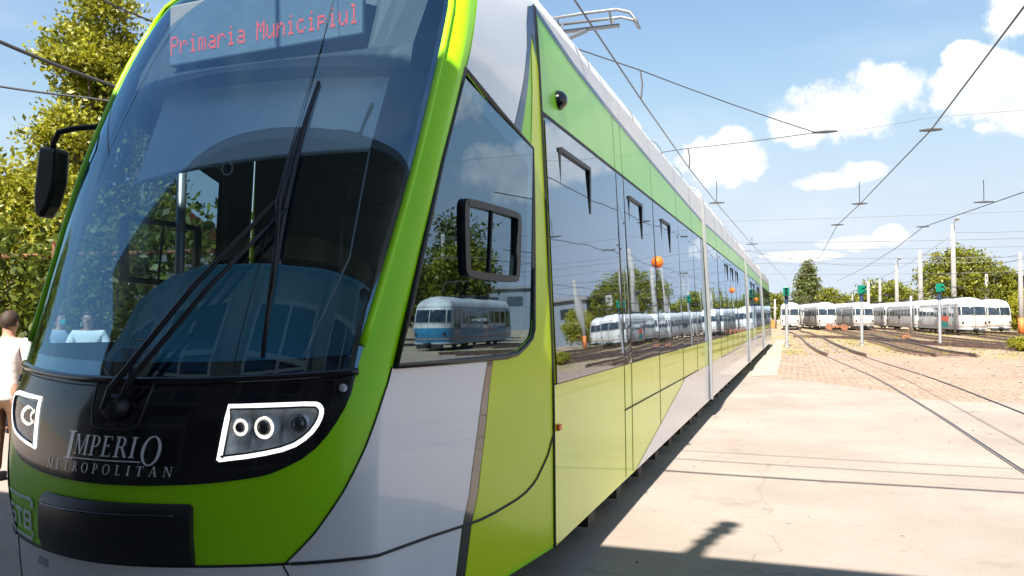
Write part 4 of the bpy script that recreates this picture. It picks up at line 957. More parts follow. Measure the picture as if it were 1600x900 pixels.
def old_tram(label, blue=False):
    t = thing('parked_tram', label, 'tram', (0, 0, 0), 0, 'old trams parked in the depot yard'); o = (0, 0, 0); L = 13.6
    du, dz = .06, .12
    body = patch(OH, 'body', [(-2, .35), (2, .35), (2, 3.05), (0, 3.05), (-2, 3.05)], M['oldwhite'], t, o, [], du, dz)
    a = MB(); zz = [.35, 1.1, 1.6, 2.4, 2.75, 2.95, 3.05]; P = [(float(OH.wj(z)), z) for z in zz]; P = P + [(-x, z) for x, z in reversed(P)]
    a.add([(x, L, z) for x, z in P], [tuple(reversed(range(len(P))))])
    us = np.linspace(-2, 2, 61); X = OH(us, np.full(61, 3.05)); X2 = X.copy(); X2[:, 0] *= .2; X2[:, 2] = 3.12; X2[:, 1] = X2[:, 1] * .93 + .4
    b_ = len(a.v); a.v += [Vector(x) for x in X] + [Vector(x) for x in X2]; a.f += [(b_ + i, b_ + i + 1, b_ + 61 + i + 1, b_ + 61 + i) for i in range(60)]
    a.f.append(tuple(b_ + 61 + i for i in range(61)))
    a.build('roof', M['oldroof'], t, True, angle=40)
    patch(OH, 'lower_panel', [(-2, .38), (2, .38), (2, .62), (-2, .62)], M['oldblue'] if blue else M['oldgrey'], t, o, [], .08, .12, .006)
    if blue: patch(OH, 'blue_panel', [(-2, .625), (2, .625), (2, 1.28), (-2, 1.28)], M['oldblue'], t, o, [], .08, .12, .005)
    patch(OH, 'rust_line', [(-2, .64), (2, .64), (2, .69), (-2, .69)], M['rustline'], t, o, [], .08, .12, .007)
    patch(OH, 'roof_edge', [(-2, 2.44), (2, 2.44), (2, 2.52), (-2, 2.52)], M['oldgrey'], t, o, [], .08, .12, .006)
    w = patch(OH, 'windscreen', [(-.62, 1.58), (.62, 1.58), (.62, 2.3), (-.62, 2.3)], M['oldglass'], t, o, [], .05, .1, .006)
    fr = MB()
    for u in (-.63, -.02, .63): fr.tube([OH.pt(u, z, .012) for z in (1.56, 1.9, 2.32)], .022, 6)
    for z in (1.56, 2.32): fr.tube([OH.pt(u, z, .012) for u in np.linspace(-.63, .63, 16)], .022, 6)
    fr.build('windscreen_frame', M['oldwhite'], w)
    for s in (1, -1):
        f = (lambda q: q) if s > 0 else mir
        patch(OH, 'corner_window', f([(.68, 1.58), (1.0, 1.58), (1.0, 2.3), (.68, 2.3)]), M['oldglass'], t, o, [], .05, .1, .006)
        for k in range(9):
            u0 = 1.035 + k * .107
            if k in (0, 4, 8): patch(OH, 'door', f([(u0, .5), (u0 + .095, .5), (u0 + .095, 2.34), (u0, 2.34)]), M['oldgrey'], t, o, [], .05, .2, .006)
            patch(OH, 'side_window', f([(u0 + .005, 1.52 if k not in (0, 4, 8) else 1.2), (u0 + .09, 1.52 if k not in (0, 4, 8) else 1.2), (u0 + .09, 2.28), (u0 + .005, 2.28)]), M['oldglass'], t, o, [], .05, .2, .010)
        h = MB(); c = OH.pt(s * .55, .95, .0); n = OH.normal(s * .55, .95)[0]; h.lathe(c, n, [(.10, -.02), (.10, .03), (.08, .045), (.02, .05)], 14); h.build('headlight', M['lens'], t, True, angle=40)
    bm = MB(); bm.tube([OH.pt(u, .42, .07) for u in np.linspace(-.8, .8, 13)], .06, 6); bm.build('bumper', M['oldgrey'], t)
    cp = MB(); cp.box((-.16, -.35, .30), (.16, .3, .46)); cp.box((-.75, .1, .12), (.75, .5, .34)); cp.build('coupler', M['under'], t, bevel=.03)
    sk = MB(); sk.box((-1.0, 1.0, .30), (1.0, L - .6, .40)); sk.build('underframe', M['under'], t)
    for yb in (3.2, 10.2):
        bg = MB(); bg.box((-.98, yb - 1.1, .28), (.98, yb + 1.1, .52)); 
        for yy in (yb - .85, yb + .85):
            for s in (1, -1): bg.lathe((s * .75, yy, .35), (1, 0, 0), [(.33, -.06), (.34, .04), (.15, .07)], 16)
        bg.build('bogie', M['under'], t)
    pn = MB(); pn.box((-.6, 4.0, 3.12), (.6, 5.6, 3.2)); pn.tube([(-.5, 5.5, 3.2), (-.45, 3.4, 3.75), (-.1, 5.1, 4.1)], .03, 5); pn.tube([(.5, 5.5, 3.2), (.45, 3.4, 3.75), (.1, 5.1, 4.1)], .03, 5); pn.tube([(-.8, 5.1, 4.12), (.8, 5.1, 4.12)], .04, 5)
    pn.build('pantograph', M['under'], t); pn = MB(); pn.box((-.5, 7.5, 3.1), (.5, 10.5, 3.32)); pn.build('roof_box', M['under'], t, bevel=.03)
    return t
def copy_tree(o, parent=None):
    c = o.copy(); COL.objects.link(c); c.parent = parent
    for ch in list(o.children): copy_tree(ch, c)
    return c
ot = old_tram('small old white tram standing alone, just right of the far end of the green tram')
YAW = R(6.2)
PLACES = [(-.95, 103, 0.0, 'small old white tram standing alone, just right of the far end of the green tram'),
          (3.2, 102.8, YAW, 'old white tram with grey left flank, directly left of the rusty bogie'),
          (1.6, 117.5, YAW, 'old tram coupled behind the white tram left of the rusty bogie'),
          (7.05, 101.2, YAW, 'old white tram just right of the rusty bogie, behind the second green signal'),
          (5.4, 115.9, YAW, 'old tram standing behind the white one right of the rusty bogie'),
          (14.07, 78.9, YAW, 'big white tram with graffiti on its grey flank, front of the long coach row'),
          (12.47, 93.6, YAW, 'coach with an open dark doorway, coupled behind the graffiti tram'),
          (10.87, 108.3, YAW, 'rearmost coach of the long row behind the graffiti tram'),
          (17.75, 87.8, YAW, 'white tram half hidden behind the right side of the graffiti tram, below the big tree')]
for i, (x, y, rz, lb) in enumerate(PLACES):
    c = ot if i == 0 else copy_tree(ot)
    c.location = (x, y, .17); c.rotation_euler = (0, 0, rz); c['label'] = lb
    if 'graffiti on' in lb:
        for nm, cl, pol in (('graffiti', (.75, .12, .06), [(-1.42, 1.1), (-1.36, 1.52), (-1.29, 1.46), (-1.2, 1.55), (-1.22, .95), (-1.32, 1.06)]), ('graffiti', (.03, .30, .28), [(-1.40, .45), (-1.20, .5), (-1.22, .98), (-1.33, 1.08), (-1.41, 1.0)]),
                            ('graffiti', (.25, .28, .24), [(-1.10, .6), (-1.03, .7), (-1.02, 2.0), (-1.06, 2.35), (-1.10, 2.1)]), ('graffiti', (.12, .08, .28), [(-.93, .55), (-.90, .8), (-.96, 1.2), (-.93, 1.5), (-.97, 1.5), (-1.0, 1.1), (-.95, .8)]),
                            ('graffiti', (.70, .22, .16), [(-.98, 1.5), (-.92, 1.55), (-.93, 2.3), (-.99, 2.35)]), ('graffiti', (.12, .08, .3), [(-.76, .85), (-.74, .85), (-.75, 1.3), (-.77, 1.3)])):
            patch(OH, nm, smooth_poly(pol, 2, 80), mat('graffiti_paint', cl, .6, var=.5, vscale=5), c, (0, 0, 0), [], .04, .1, .014)
    if 'open dark doorway' in lb:
        patch(OH, 'open_doorway', [(-1.13, .95), (-1.04, .95), (-1.04, 2.3), (-1.13, 2.3)], M['opening'], c, (0, 0, 0), [], .05, .2, .014)
bt = old_tram('white and turquoise blue old tram far to the right, seen mirrored in the cab window', True)
bt.location = (21.8, 40, .02); bt.rotation_euler = (0, 0, R(-12))
# rusty bogie frame on the ground
bg = thing('rusty_bogie', 'rusty loose bogie frame lying between two parked trams', 'bogie', (4.0, 99.9, 0)); o = (4, 99.9, 0)
a = MB(o); a.box((2.9, 99.3, .35), (5.1, 99.45, .62)); a.box((2.9, 100.4, .35), (5.1, 100.55, .62)); a.box((3.8, 99.4, .3), (4.2, 100.5, .6)); a.build('frame', M['rust'], bg, bevel=.03)
for x in (3.2, 4.8):
    for y in (99.25, 100.6):
        a = MB(o); a.lathe((x, y, .38), (0, 1, 0), [(.36, -.05), (.38, .03), (.12, .08)], 18); a.build('wheel', M['rust'], bg, True, angle=40)
# rusty point lever box
pb = thing('point_box', 'small rusty red points lever box between the rails', 'points box', (7.3, 66, 0))
a = MB((7.3, 66, 0)); a.box((7.0, 65.8, 0), (7.6, 66.2, .32)); a.build('box', M['rust'], pb, bevel=.03); a = MB((7.3, 66, 0)); a.tube([(7.3, 66, .3), (7.55, 66, .75)], .03, 6); a.build('lever', M['rust'], pb)

# ------------------------------------------------------------------ signals, poles
M['sigpole'] = mat('galvanised_post', (.42, .44, .46), .45, metal=.5, var=.15, vscale=6)
M['siggreen'] = mat('signal_green_paint', (.0, .17, .11), .4)
M['navy'] = mat('navy_post_sleeve', (.02, .04, .09), .5)
M['conc'] = mat('grey_concrete_post', (.30, .285, .27), .85, var=.12, vscale=2)
M['orangebase'] = mat('orange_painted_base', (.62, .17, .04), .6, var=.15, vscale=6)
M['wire'] = mat('dark_overhead_wire', (.05, .05, .055), .5)
M['wirepale'] = mat('grey_span_wire', (.16, .17, .18), .5)
def signal(x, y, h, turn, label):
    t = thing('track_signal', label, 'signal', (x, y, 0), turn, 'green track signals')
    a = MB(); a.tube([(0, 0, 0), (0, 0, h - .9)], .085, 12); a.lathe((0, 0, 0), (0, 0, 1), [(.16, 0), (.16, .04), (.1, .08)], 12); a.build('post', M['sigpole'], t, True, angle=40)
    a = MB(); a.tube([(0, 0, h - .9), (0, 0, h - .45)], .10, 12); a.build('sleeve', M['navy'], t, True, angle=40)
    a = MB(); a.box((-.17, -.13, h - .47), (.17, .13, h + .03)); hd_ = a.build('signal_head', M['siggreen'], t, bevel=.03)
    for zz in (h - .33, h - .10):
        a = MB(); a.lathe((0, -.13, zz), (0, -1, 0), [(.09, 0), (.10, .16), (.085, .16), (.08, .02)], 12); a.build('hood', M['siggreen'], hd_, True, angle=40)
        a = MB(); a.lathe((0, -.135, zz), (0, -1, 0), [(.075, 0), (.04, .02), (.001, .022)], 12); a.build('lens', M['lens'], hd_)
    return t
signal(-.62, 47.7, 3.25, 0, 'grey post with dark green signal head, in front of the lone small tram')
signal(3.41, 51.6, 3.42, R(50), 'grey post with turned green signal head, before the tram right of the bogie')
signal(7.64, 53.1, 3.52, R(60), 'grey post with turned green signal head, in front of the graffiti tram')
t = thing('white_post', 'thin low white post without a signal, left of the graffiti tram', 'post', (10.22, 88.1, 0)); a = MB((10.22, 88.1, 0)); a.tube([(10.22, 88.1, 0), (10.22, 88.1, 3.6)], .11, 8); a.build('post', M['sigpole'], t, True)
def pole(x, y, h, r, label, lamp=False, orange=False, arm=0, m='conc'):
    t = thing('overhead_pole', label, 'pole', (x, y, 0), 0, 'poles of the overhead line'); o = (x, y, 0)
    a = MB(o); a.tube([(x, y, 0), (x, y, h * .5), (x, y, h)], [r * 1.25, r * 1.05, r * .8], 10); a.build('shaft', M[m], t, True)
    if orange: a = MB(o); a.tube([(x, y, .02), (x, y, 1.5)], r * 1.3 + .02, 10); a.build('painted_base', M['orangebase'], t, True)
    if lamp:
        a = MB(o); a.tube([(x, y, h - .3), (x + .1, y - .3, h + .25), (x + .25, y - .8, h + .45)], .05, 6); ar = a.build('lamp_arm', M['sigpole'], t)
        a = MB(o); a.lathe((x + .26, y - .9, h + .48), (.2, -1, .15), [(.06, -.35), (.17, -.2), (.2, .15), (.1, .4), (.02, .45)], 10); a.build('lamp_head', M['sigpole'], ar, True)
    a = MB(o); a.tube([(x - .35, y, h - 1.2), (x + .35, y, h - 1.2)], .05, 6); a.build('crossarm', M['sigpole'], t)
    if arm: a = MB(o); a.tube([(x, y, h - .8), (x - arm, y, h - .6)], .05, 6); a.build('bracket_arm', M['sigpole'], t)
    return t
pole(15.0, 94.9, 11.0, .24, 'tallest concrete pole with lamp on top, rising behind the graffiti tram', True)
pole(13.2, 105, 9.1, .26, 'thick concrete pole just left of the biggest tree')
pole(12.3, 120.5, 8.7, .24, 'concrete pole with a lamp head, left of the thick one behind the coach row', True)
pole(12.05, 141.6, 7.4, .22, 'thin pole in front of the mid trees, left of the second lamp pole')
pole(9.55, 130.2, 6.7, .22, 'thin pale pole, leftmost before the mid trees behind the second green signal')
pole(23.55, 124.4, 7.2, .24, 'pale pole in front of the middle of the big tree')
pole(18.95, 85.8, 7.4, .2, 'pole with an orange painted base at the right edge beside the grey shed', False, True)
pole(17.2, 132.9, 5.7, .22, 'short pole before the left side of the big tree, right of the thick pole')
pole(8.58, 151, 5.3, .16, 'tiny far pole between the low trees, right of the poplar')
pole(-2.95, 115.3, 3.9, .15, 'short far pole right behind the end of the green tram')
pole(-13.8, 30, 9.0, .2, 'pole behind the green tram on its left side, hidden by it')
pole(33, 60, 9.0, .2, 'orange footed pole far right, seen mirrored in the tram side', False, True)
pole(24, 33, 9.5, .2, 'white concrete pole to the right, seen mirrored in the first tram window', False, True)
t = thing('orange_barrier', 'small orange barrier board at the far end of the green tram', 'barrier', (-2.75, 95, 0)); a = MB((-2.75, 95, 0)); a.box((-3.1, 94.95, .35), (-2.45, 95.0, 1.25)); a.build('board', M['orangebase'], t); a = MB((-2.75, 95, 0)); a.tube([(-2.95, 95.05, 0), (-2.95, 95.05, 1.2)], .04, 6); a.build('leg', M['sigpole'], t); a = MB((-2.75, 95, 0)); a.tube([(-2.6, 95.05, 0), (-2.6, 95.05, 1.2)], .04, 6); a.build('leg', M['sigpole'], t)

# ------------------------------------------------------------------ overhead wires
def sag(a, b, s, n=14):
    a, b = Vector(a), Vector(b); return [a.lerp(b, i / n) - Vector((0, 0, 4 * s * (i / n) * (1 - i / n))) for i in range(n + 1)]
def wire(label, pts, r=.014, s=0, m='wire', cat='wire', name='overhead_wire', group='overhead wires'):
    P = []
    for a, b in zip(pts[:-1], pts[1:]): P += sag(a, b, s)[0 if not P else 1:]
    c = Vector(pts[0]); t = MB(c); t.tube(P, r, 5); o = t.build(name, M[m], None, True); o.location = c
    return tag(o, label, cat, group)
def clampbar(label, p, w=.45, drop=.5, ax=(1, 0, 0)):
    p = Vector(p); t = thing('wire_insulator', label, 'insulator', p, 0, 'insulators and hangers on the overhead wires'); ax = Vector(ax)
    a = MB(p); a.tube([p - ax * w / 2, p - ax * w * .1, p + ax * w * .1, p + ax * w / 2], [.02, .035, .035, .02], 6); a.build('bar', M['wire'], t)
    if drop: a = MB(p); a.tube([p, p + Vector((0, 0, drop))], .014, 5); a.build('hanger', M['wire'], t)
wire('contact wire running straight above the green tram from its pantograph', [(-2.58, -6, 5.62), (-2.58, 10, 5.62), (-2.57, 14.4, 5.5), (-2.62, 21.6, 5.5), (-2.57, 28.7, 5.5), (-2.31, 46, 5.5), (-1.2, 90, 5.5)], .013)
wire('contact wire slanting from the top right corner down over the flush rails', [(2.8, -8, 5.5), (2.65, 11.6, 5.5), (2.59, 18.8, 5.5), (2.0, 30.5, 5.5), (1.57, 37.3, 5.5), (1.35, 56.3, 5.5), (-.2, 95, 5.5)], .014)
wire('contact wire from the right edge over the middle depot track', [(7.9, 22, 5.5), (6.57, 29.1, 5.5), (5.07, 39.3, 5.5), (5.2, 51, 5.5), (5, 70, 5.5), (4, 100, 5.5)], .016)
wire('contact wire over the row of coaches with the graffiti tram', [(17, 40, 5.5), (14.2, 60, 5.5), (13.9, 79, 5.5), (10, 120, 5.5)], .02)
wire('contact wire over the track of the far right tram', [(22, 42, 5.5), (18.5, 62, 5.5), (17.6, 90, 5.5), (14.6, 118, 5.5)], .02)
V = (.42, 20.6, 6.0)
wire('near arm of the V shaped span wire above the tram roof', [V, (-2.6, 14.5, 6.05), (-6, 8.0, 6.2)], .011, .03)
wire('far arm of the V shaped span wire above the tram roof', [V, (-2.65, 21.6, 6.02), (-7.5, 24.2, 6.2)], .010, .02)
wire('faint span wire continuing right from the V joint', [(.9, 20.6, 6.0), (2.56, 19.4, 5.9), (26, 19.5, 6.4)], .005, .04, 'wirepale')
clampbar('insulator rod at the tip of the V span wire', (.62, 20.6, 6.0), .55, 0)
def dropper(label, p, q):
    t = MB(p); t.tube([p, (Vector(p) + Vector(q)) / 2 + Vector((.03, 0, 0)), q], .016, 5); o = t.build('wire_dropper', M['wire'], None); o.location = p; tag(o, label, 'dropper', 'insulators and hangers on the overhead wires')
dropper('short hanger where the near V arm holds the contact wire', Vector((-2.6, 14.5, 6.05)), Vector((-2.57, 14.4, 5.52)))
dropper('short hanger where the far V arm holds the contact wire', Vector((-2.65, 21.6, 6.02)), Vector((-2.62, 21.6, 5.52)))
clampbar('hanger on the slanting contact wire against the right cloud', (2.6, 18.8, 5.52), .42, 0)
clampbar('upright hanger on the slanting contact wire below the lowest cloud', (2.0, 30.5, 5.52), .5, .75)
clampbar('hanger on the slanting contact wire just under the upright one', (1.57, 37.3, 5.52), .5, 0)
clampbar('upright hanger on the contact wire at the right edge', (5.91, 31.4, 5.52), .6, .75)
clampbar('hanger on the middle depot wire left of the upright one', (5.07, 39.3, 5.52), .5, 0)
clampbar('upright hanger on the contact wire low over the tram roof', (-2.57, 28.7, 5.52), .5, .75)
clampbar('small hanger far down the contact wire near the tram end', (-2.31, 46, 5.52), .6, .4)
for i, (a, b, s_, r_, lb) in enumerate([
    ((-9, 38, 6.0), (30, 38, 6.3), .25, .010, 'span wire crossing the yard low above the middle cloud, nearest of the far span wires'),
    ((-9, 47, 5.9), (34, 47, 6.2), .5, .016, 'sagging span wire across the yard behind the green tram end'),
    ((-8, 58, 6.2), (40, 60, 6.4), .3, .014, 'span wire crossing the yard in front of the signal posts'),
    ((-6, 72, 6.6), (45, 76, 7.0), .5, .02, 'span wire crossing just before the graffiti tram'),
    ((-4, 88, 7), (50, 92, 8.0), .6, .022, 'span wire passing the tall lamp pole'),
    ((-3, 100, 6.5), (55, 112, 8.5), .8, .022, 'farthest span wire, over the parked tram roofs'),
    ((9.5, 130, 6.5), (15, 94.9, 10.0), .5, .02, 'wire rising from the thin poles to the tall lamp pole'),
    ((15, 94.9, 10.2), (30, 80, 10), .5, .02, 'wire from the tall lamp pole out to the right'),
    ((13.2, 105, 8.8), (19, 85.8, 7.2), .5, .02, 'wire between the thick pole and the orange based pole'),
    ((12.3, 120.5, 8.5), (-4, 70, 7), .6, .018, 'long wire from the second lamp pole to the left'),
    ]):
    wire(lb, [a, b], r_, s_, 'wirepale')
# low hung cables in front (their shade lies across the concrete) and at the left
for y_, z_, r_, s_, lb in ((4.35, 6.05, .032, .10, 'thick drooping cable over the tram front, its shadow snakes across the concrete'), (4.9, 6.3, .016, .03, 'thin cable above the tram front next to the thick one'), (5.3, 6.6, .012, .03, 'third thin cable above the tram front')):
    wire(lb, [(-14, y_ + .8, z_ + .5), (-3, y_ + .1, z_), (1, y_ - .05, z_ - .02), (14, y_ - .2, z_ + .4)], r_, s_)
wire('thick black cable sloping down at the far left, upper one', [(-13.2, 5, 7.0), (-10.85, 8.82, 5.67), (-10.2, 10.12, 5.35), (-8.8, 13, 4.7)], .03, .02)
wire('lower black cable at the far left in front of the tree', [(-15, 8.0, 5.65), (-12.66, 10.32, 5.57), (-11.75, 11.17, 5.52), (-9.6, 13.2, 5.4)], .02, .01)
wire('thin cable in the top left corner beside the tree top', [(-10.8, 8.4, 7.0), (-11.02, 10.83, 7.03), (-11.1, 11.9, 7.08), (-11.5, 18, 7.3)], .016, .01)
wire('second thin cable at the very top left', [(-9.6, 8.4, 7.0), (-10.0, 11.0, 7.15), (-10.4, 18, 7.5)], .014, .01)

# ------------------------------------------------------------------ trees
M['bark'] = mat('grey_brown_bark', (.10, .07, .05), .95, var=.4, vscale=8, bump=.6, bscale=25)
LF = {'olive': leaf_mat('olive_gold_leaves', (.10, .125, .008), (.42, .40, .03), 1.8, .4),
      'green': leaf_mat('mid_green_leaves', (.10, .13, .015), (.30, .30, .03), .55, .4),
      'poplar': leaf_mat('grey_green_leaves', (.08, .105, .035), (.17, .19, .055), .5, .35),
      'yellow': leaf_mat('yellow_green_leaves', (.20, .22, .012), (.42, .38, .03), .7, .4),
      'vine': leaf_mat('vine_leaves', (.025, .05, .006), (.17, .20, .02), 2.2, .4)}
def leaf_mesh(name, cen, size, m, parent, org, flat=.0):
    n = len(cen); a = RNG.normal(size=(n, 3)); a /= np.linalg.norm(a, axis=1)[:, None]
    if flat: a[:, 2] *= (1 - flat); a /= np.linalg.norm(a, axis=1)[:, None]
    b = RNG.normal(size=(n, 3)); b -= a * (a * b).sum(1)[:, None]; b /= np.linalg.norm(b, axis=1)[:, None]
    s = size * RNG.uniform(.55, 1.3, n)[:, None]; w = s * .62
    c = cen - np.array(org); V = np.empty((n, 4, 3)); k = np.cross(a, b)
    V[:, 0] = c - a * s; V[:, 1] = c + b * w * .8 + k * s * .12; V[:, 2] = c + a * s; V[:, 3] = c - b * w * .8 + k * s * .12
    me = bpy.data.meshes.new(name); me.vertices.add(4 * n); me.vertices.foreach_set('co', V.reshape(-1))
    me.loops.add(4 * n); me.loops.foreach_set('vertex_index', np.arange(4 * n)); me.polygons.add(n); me.polygons.foreach_set('loop_start', np.arange(n) * 4)
    me.update(calc_edges=True); me.materials.append(m); o = link(bpy.data.objects.new(name, me)); o.parent = parent; return o
def crown_points(c, rad, n_cl, per, spread, shape='round', jit=.25):
    C = []
    c = np.array(c, float); rad = np.array(rad, float)
    while len(C) < n_cl:
        p = RNG.uniform(-1, 1, 3); r = np.linalg.norm(p)
        if r > 1 or r < .35: continue
        if shape == 'poplar': p[:2] *= max(.12, 1 - ((p[2] + .35) / 1.35) ** 2 if p[2] > -.35 else 1) ** .6
        if shape == 'cone': p[:2] *= .35 + .65 * (1 - (p[2] + 1) / 2)
        C.append(c + p * rad)
    C = np.array(C); w = RNG.uniform(.5, 1.5, n_cl); w = (w / w.sum() * n_cl * per).astype(int)
    P = [q + RNG.normal(size=(k, 3)) * spread * RNG.uniform(.6, 1.3) * np.array([1, 1, .7]) for q, k in zip(C, w)]
    return C, np.concatenate(P)
def tree(label, x, y, h, w, kind, n_cl=40, per=60, leaf=.2, shape='round', base=.25, spread=None, group='trees behind the yard', name='tree', trunk=None):
    t = thing(name, label, 'tree', (x, y, 0), 0, group); o = (x, y, 0)
    zc = h * (base + (1 - base) / 2); rad = (w / 2 * .85, w / 2 * .85, h * (1 - base) / 2 * .92)
    C, P = crown_points((x, y, zc), rad, n_cl, per, spread or w * .09, shape)
    P = P[P[:, 2] > .1]
    tr = trunk or h * .018
    a = MB(o); a.tube([(x, y, 0), (x + w * .01, y, h * base), (x - w * .01, y + w * .01, zc), (x, y, h * .88)], [tr * 1.3, tr, tr * .7, tr * .2], 8); tk = a.build('trunk', M['bark'], t, True)
    a = MB(o)
    for q in C[RNG.permutation(len(C))[:max(5, n_cl // 4)]]:
        z0 = min(q[2] - .1, h * base + (q[2] - h * base) * .35); z0 = max(z0, h * base * .8)
        a.tube([(x, y, z0), ((x + q[0]) / 2, (y + q[1]) / 2, (z0 + q[2]) / 2 + .1), tuple(q)], [tr * .5, tr * .33, tr * .1], 5)
    a.build('limb', M['bark'], tk)
    leaf_mesh('crown', P, leaf, LF[kind], t, o)
    return t
tree('tall narrow olive gold tree at the upper left, behind the wing mirror', -12.75, 12.6, 8.5, 2.7, 'olive', 105, 330, .062, 'round', .10, .24, 'trees at the left edge', trunk=.12)
tree('lower bushy olive tree left of the tall narrow one', -19.2, 14.2, 6.0, 5.2, 'olive', 120, 260, .08, 'round', .12, .34, 'trees at the left edge')
tree('olive tree between the tall one and the tram mirror, lower and rounder', -16.4, 15.0, 5.6, 3.4, 'olive', 90, 240, .075, 'round', .1, .32, 'trees at the left edge')
tree('dense tree farther left mostly outside the frame', -24, 10, 7, 5, 'olive', 50, 130, .14, 'round', .2, .45, 'trees at the left edge')
tree('tall slender grey green poplar above the parked trams', 2.0, 190.7, 14.2, 5.6, 'poplar', 110, 55, .34, 'poplar', .08, .6, name='poplar_tree')
tree('low grey green growth at the foot of the poplar, left side', -.2, 185, 7, 5, 'poplar', 40, 50, .32, 'round', .05, .6)
tree('low round tree right of the poplar', 5.9, 181.7, 7.6, 7.0, 'green', 50, 60, .32, 'round', .1, .6)
tree('far low tree behind the tram right of the bogie', 12.1, 205, 7.0, 10, 'green', 55, 60, .36, 'round', .1, .7)
tree('rounded tree left of the lamp poles', 14.2, 163.7, 8.5, 9.0, 'green', 70, 70, .30, 'round', .08, .6)
tree('smaller tree between the lamp poles and the big tree', 19.4, 165.2, 7.6, 7.0, 'green', 50, 60, .30, 'round', .08, .6)
tree('biggest broad tree rising above the graffiti tram', 21.0, 128.7, 11.6, 11.5, 'green', 150, 90, .25, 'round', .08, .62)
tree('lower right shoulder tree joined to the biggest tree', 25.2, 126.8, 9.3, 7.5, 'green', 90, 80, .24, 'round', .08, .55)
tree('bright yellow green bush tree at the right end of the trams', 21.6, 97, 3.6, 4.2, 'yellow', 50, 90, .14, 'round', .05, .33)
tree('yellow green shrub beside the pole with the orange base', 25.0, 108, 5.0, 5.0, 'yellow', 45, 80, .17, 'round', .05, .4)
tree('far small trees at the end of the green tram', -3.9, 157.3, 5.9, 4.2, 'green', 40, 60, .26, 'round', .08, .45)
tree('tree right of the frame mirrored in the first tram window', 27.5, 88, 9.5, 8.5, 'green', 90, 80, .24, 'round', .15, .6)
tree('second tree right of the frame mirrored in the cab window', 40, 62, 10, 8, 'green', 90, 70, .26, 'round', .12, .6)
tree('willow like tree right of the frame mirrored in the cab window centre', 30, 48, 8.5, 6, 'green', 80, 70, .22, 'round', .1, .5)
tree('broad tree far right, mirrored behind the blue tram', 47, 62, 10.5, 9, 'green', 100, 80, .24, 'round', .06, .6)
tree('tall tree far right, mirrored at the right edge of the cab window', 34, 64, 11.5, 7, 'poplar', 90, 80, .22, 'round', .06, .55)
tree('dense tree far right, mirrored left of the blue tram', 52, 46, 10, 9, 'green', 90, 80, .24, 'round', .05, .6)
tree('bushy tree far right beyond the frame, next to the white concrete pole', 29, 56, 8, 6, 'green', 80, 80, .2, 'round', .05, .5)
t = thing('yellow_bush', 'small bright yellow green bush at the right edge of the yard', 'bush', (10.2, 45.9, 0)); C_, P_ = crown_points((10.25, 45.9, .35), (.75, .6, .4), 30, 60, .12); leaf_mesh('foliage', P_[P_[:, 2] > .02], .07, LF['yellow'], t, (10.2, 45.9, 0))
a = MB((10.2, 45.9, 0)); a.tube([(10.25, 45.9, 0), (10.25, 45.9, .4)], .03, 6); a.build('stem', M['bark'], t)
# vine covered pergola at the left
vn = thing('vine_pergola', 'dense sunlit vine over a rusty frame behind the people at the left', 'vine', (-11, 10, 0)); o = (-11, 10, 0)
cl = []
for i in range(330):
    s_ = RNG.uniform(0, 1); x = -22 + s_ * 17.5; y = 10.6 + .10 * (x + 11) + RNG.normal() * .35 + (x + 11) * -.04; z = RNG.uniform(.5, 3.2) + .25 * math.sin(x * 1.7)
    cl.append((x, y, z))
cl = np.array(cl); P = np.concatenate([c + RNG.normal(size=(75, 3)) * np.array([.36, .28, .28]) for c in cl]); P = P[(P[:, 2] > .15)]
leaf_mesh('foliage', P, .085, LF['vine'], vn, o)
fr = MB(o)
for x in (-13.6, -11.25, -8.6, -6.2): fr.tube([(x, 10.2 + .06 * (x + 11), 0), (x, 10.2 + .06 * (x + 11), 2.9)], .04, 8)
fr.tube([(-22, 9.9, 2.7), (-4.6, 10.6, 2.7)], .035, 6); fr.build('frame', M['rust'], vn)
a = MB(o)
for k in range(40):
    x = RNG.uniform(-22, -4.8); y = 10.6 + .06 * (x + 11); a.tube([(x, y, 0), (x + RNG.normal() * .3, y + .1, 1.2), (x + RNG.normal() * .6, y + .05, 2.8)], [.03, .02, .008], 5)
a.build('stem', M['bark'], vn)
t = thing('white_house', 'white house with a red tiled roof edge behind the left trees', 'house', (-30, 20, 0)); o = (-30, 20, 0)
a = MB(o); a.box((-46, 19, 0), (-21.5, 27, 5.0)); a.build('wall', mat('white_house_wall', (.72, .70, .67), .9, var=.06, vscale=1), t)
a = MB(o); a.add([(-47, 18.4, 4.4), (-21, 18.4, 4.4), (-21, 23, 6.3), (-47, 23, 6.3), (-47, 27.6, 4.4), (-21, 27.6, 4.4)], [(0, 1, 2, 3), (3, 2, 5, 4), (0, 3, 4), (1, 5, 2)]); a.build('roof', mat('red_roof_tiles', (.38, .09, .05), .8, var=.3, vscale=6), t)
# grey sheds
t = thing('grey_shed', 'long grey blue shed with windows at the right edge behind the bushes', 'shed', (40, 130, 0)); o = (40, 130, 0)
M['shed'] = mat('grey_blue_cladding', (.17, .20, .24), .6, var=.12, vscale=1)
a = MB(o); a.box((27.8, 124, 0), (75, 140, 6.9)); wl = a.build('wall', M['shed'], t); a = MB(o); a.box((27.4, 123.5, 6.9), (75.4, 140.4, 7.3)); a.build('roof', M['roofsheet'], t)
for i in range(9):
    a = MB(o); a.box((29.3 + i * 4.6, 123.94, 4.0), (32.2 + i * 4.6, 124.0, 5.6)); a.build('window', M['oldglass'], t)
t = thing('distant_hall', 'pale distant hall behind the trees at the end of the yard', 'building', (0, 260, 0)); a = MB((0, 260, 0)); a.box((-60, 255, 0), (5, 275, 5.5)); a.build('wall', M['oldwhite'], t); a = MB((0, 260, 0)); a.box((-60.5, 254.5, 5.5), (5.5, 275.5, 6)); a.build('roof', M['roofsheet'], t)
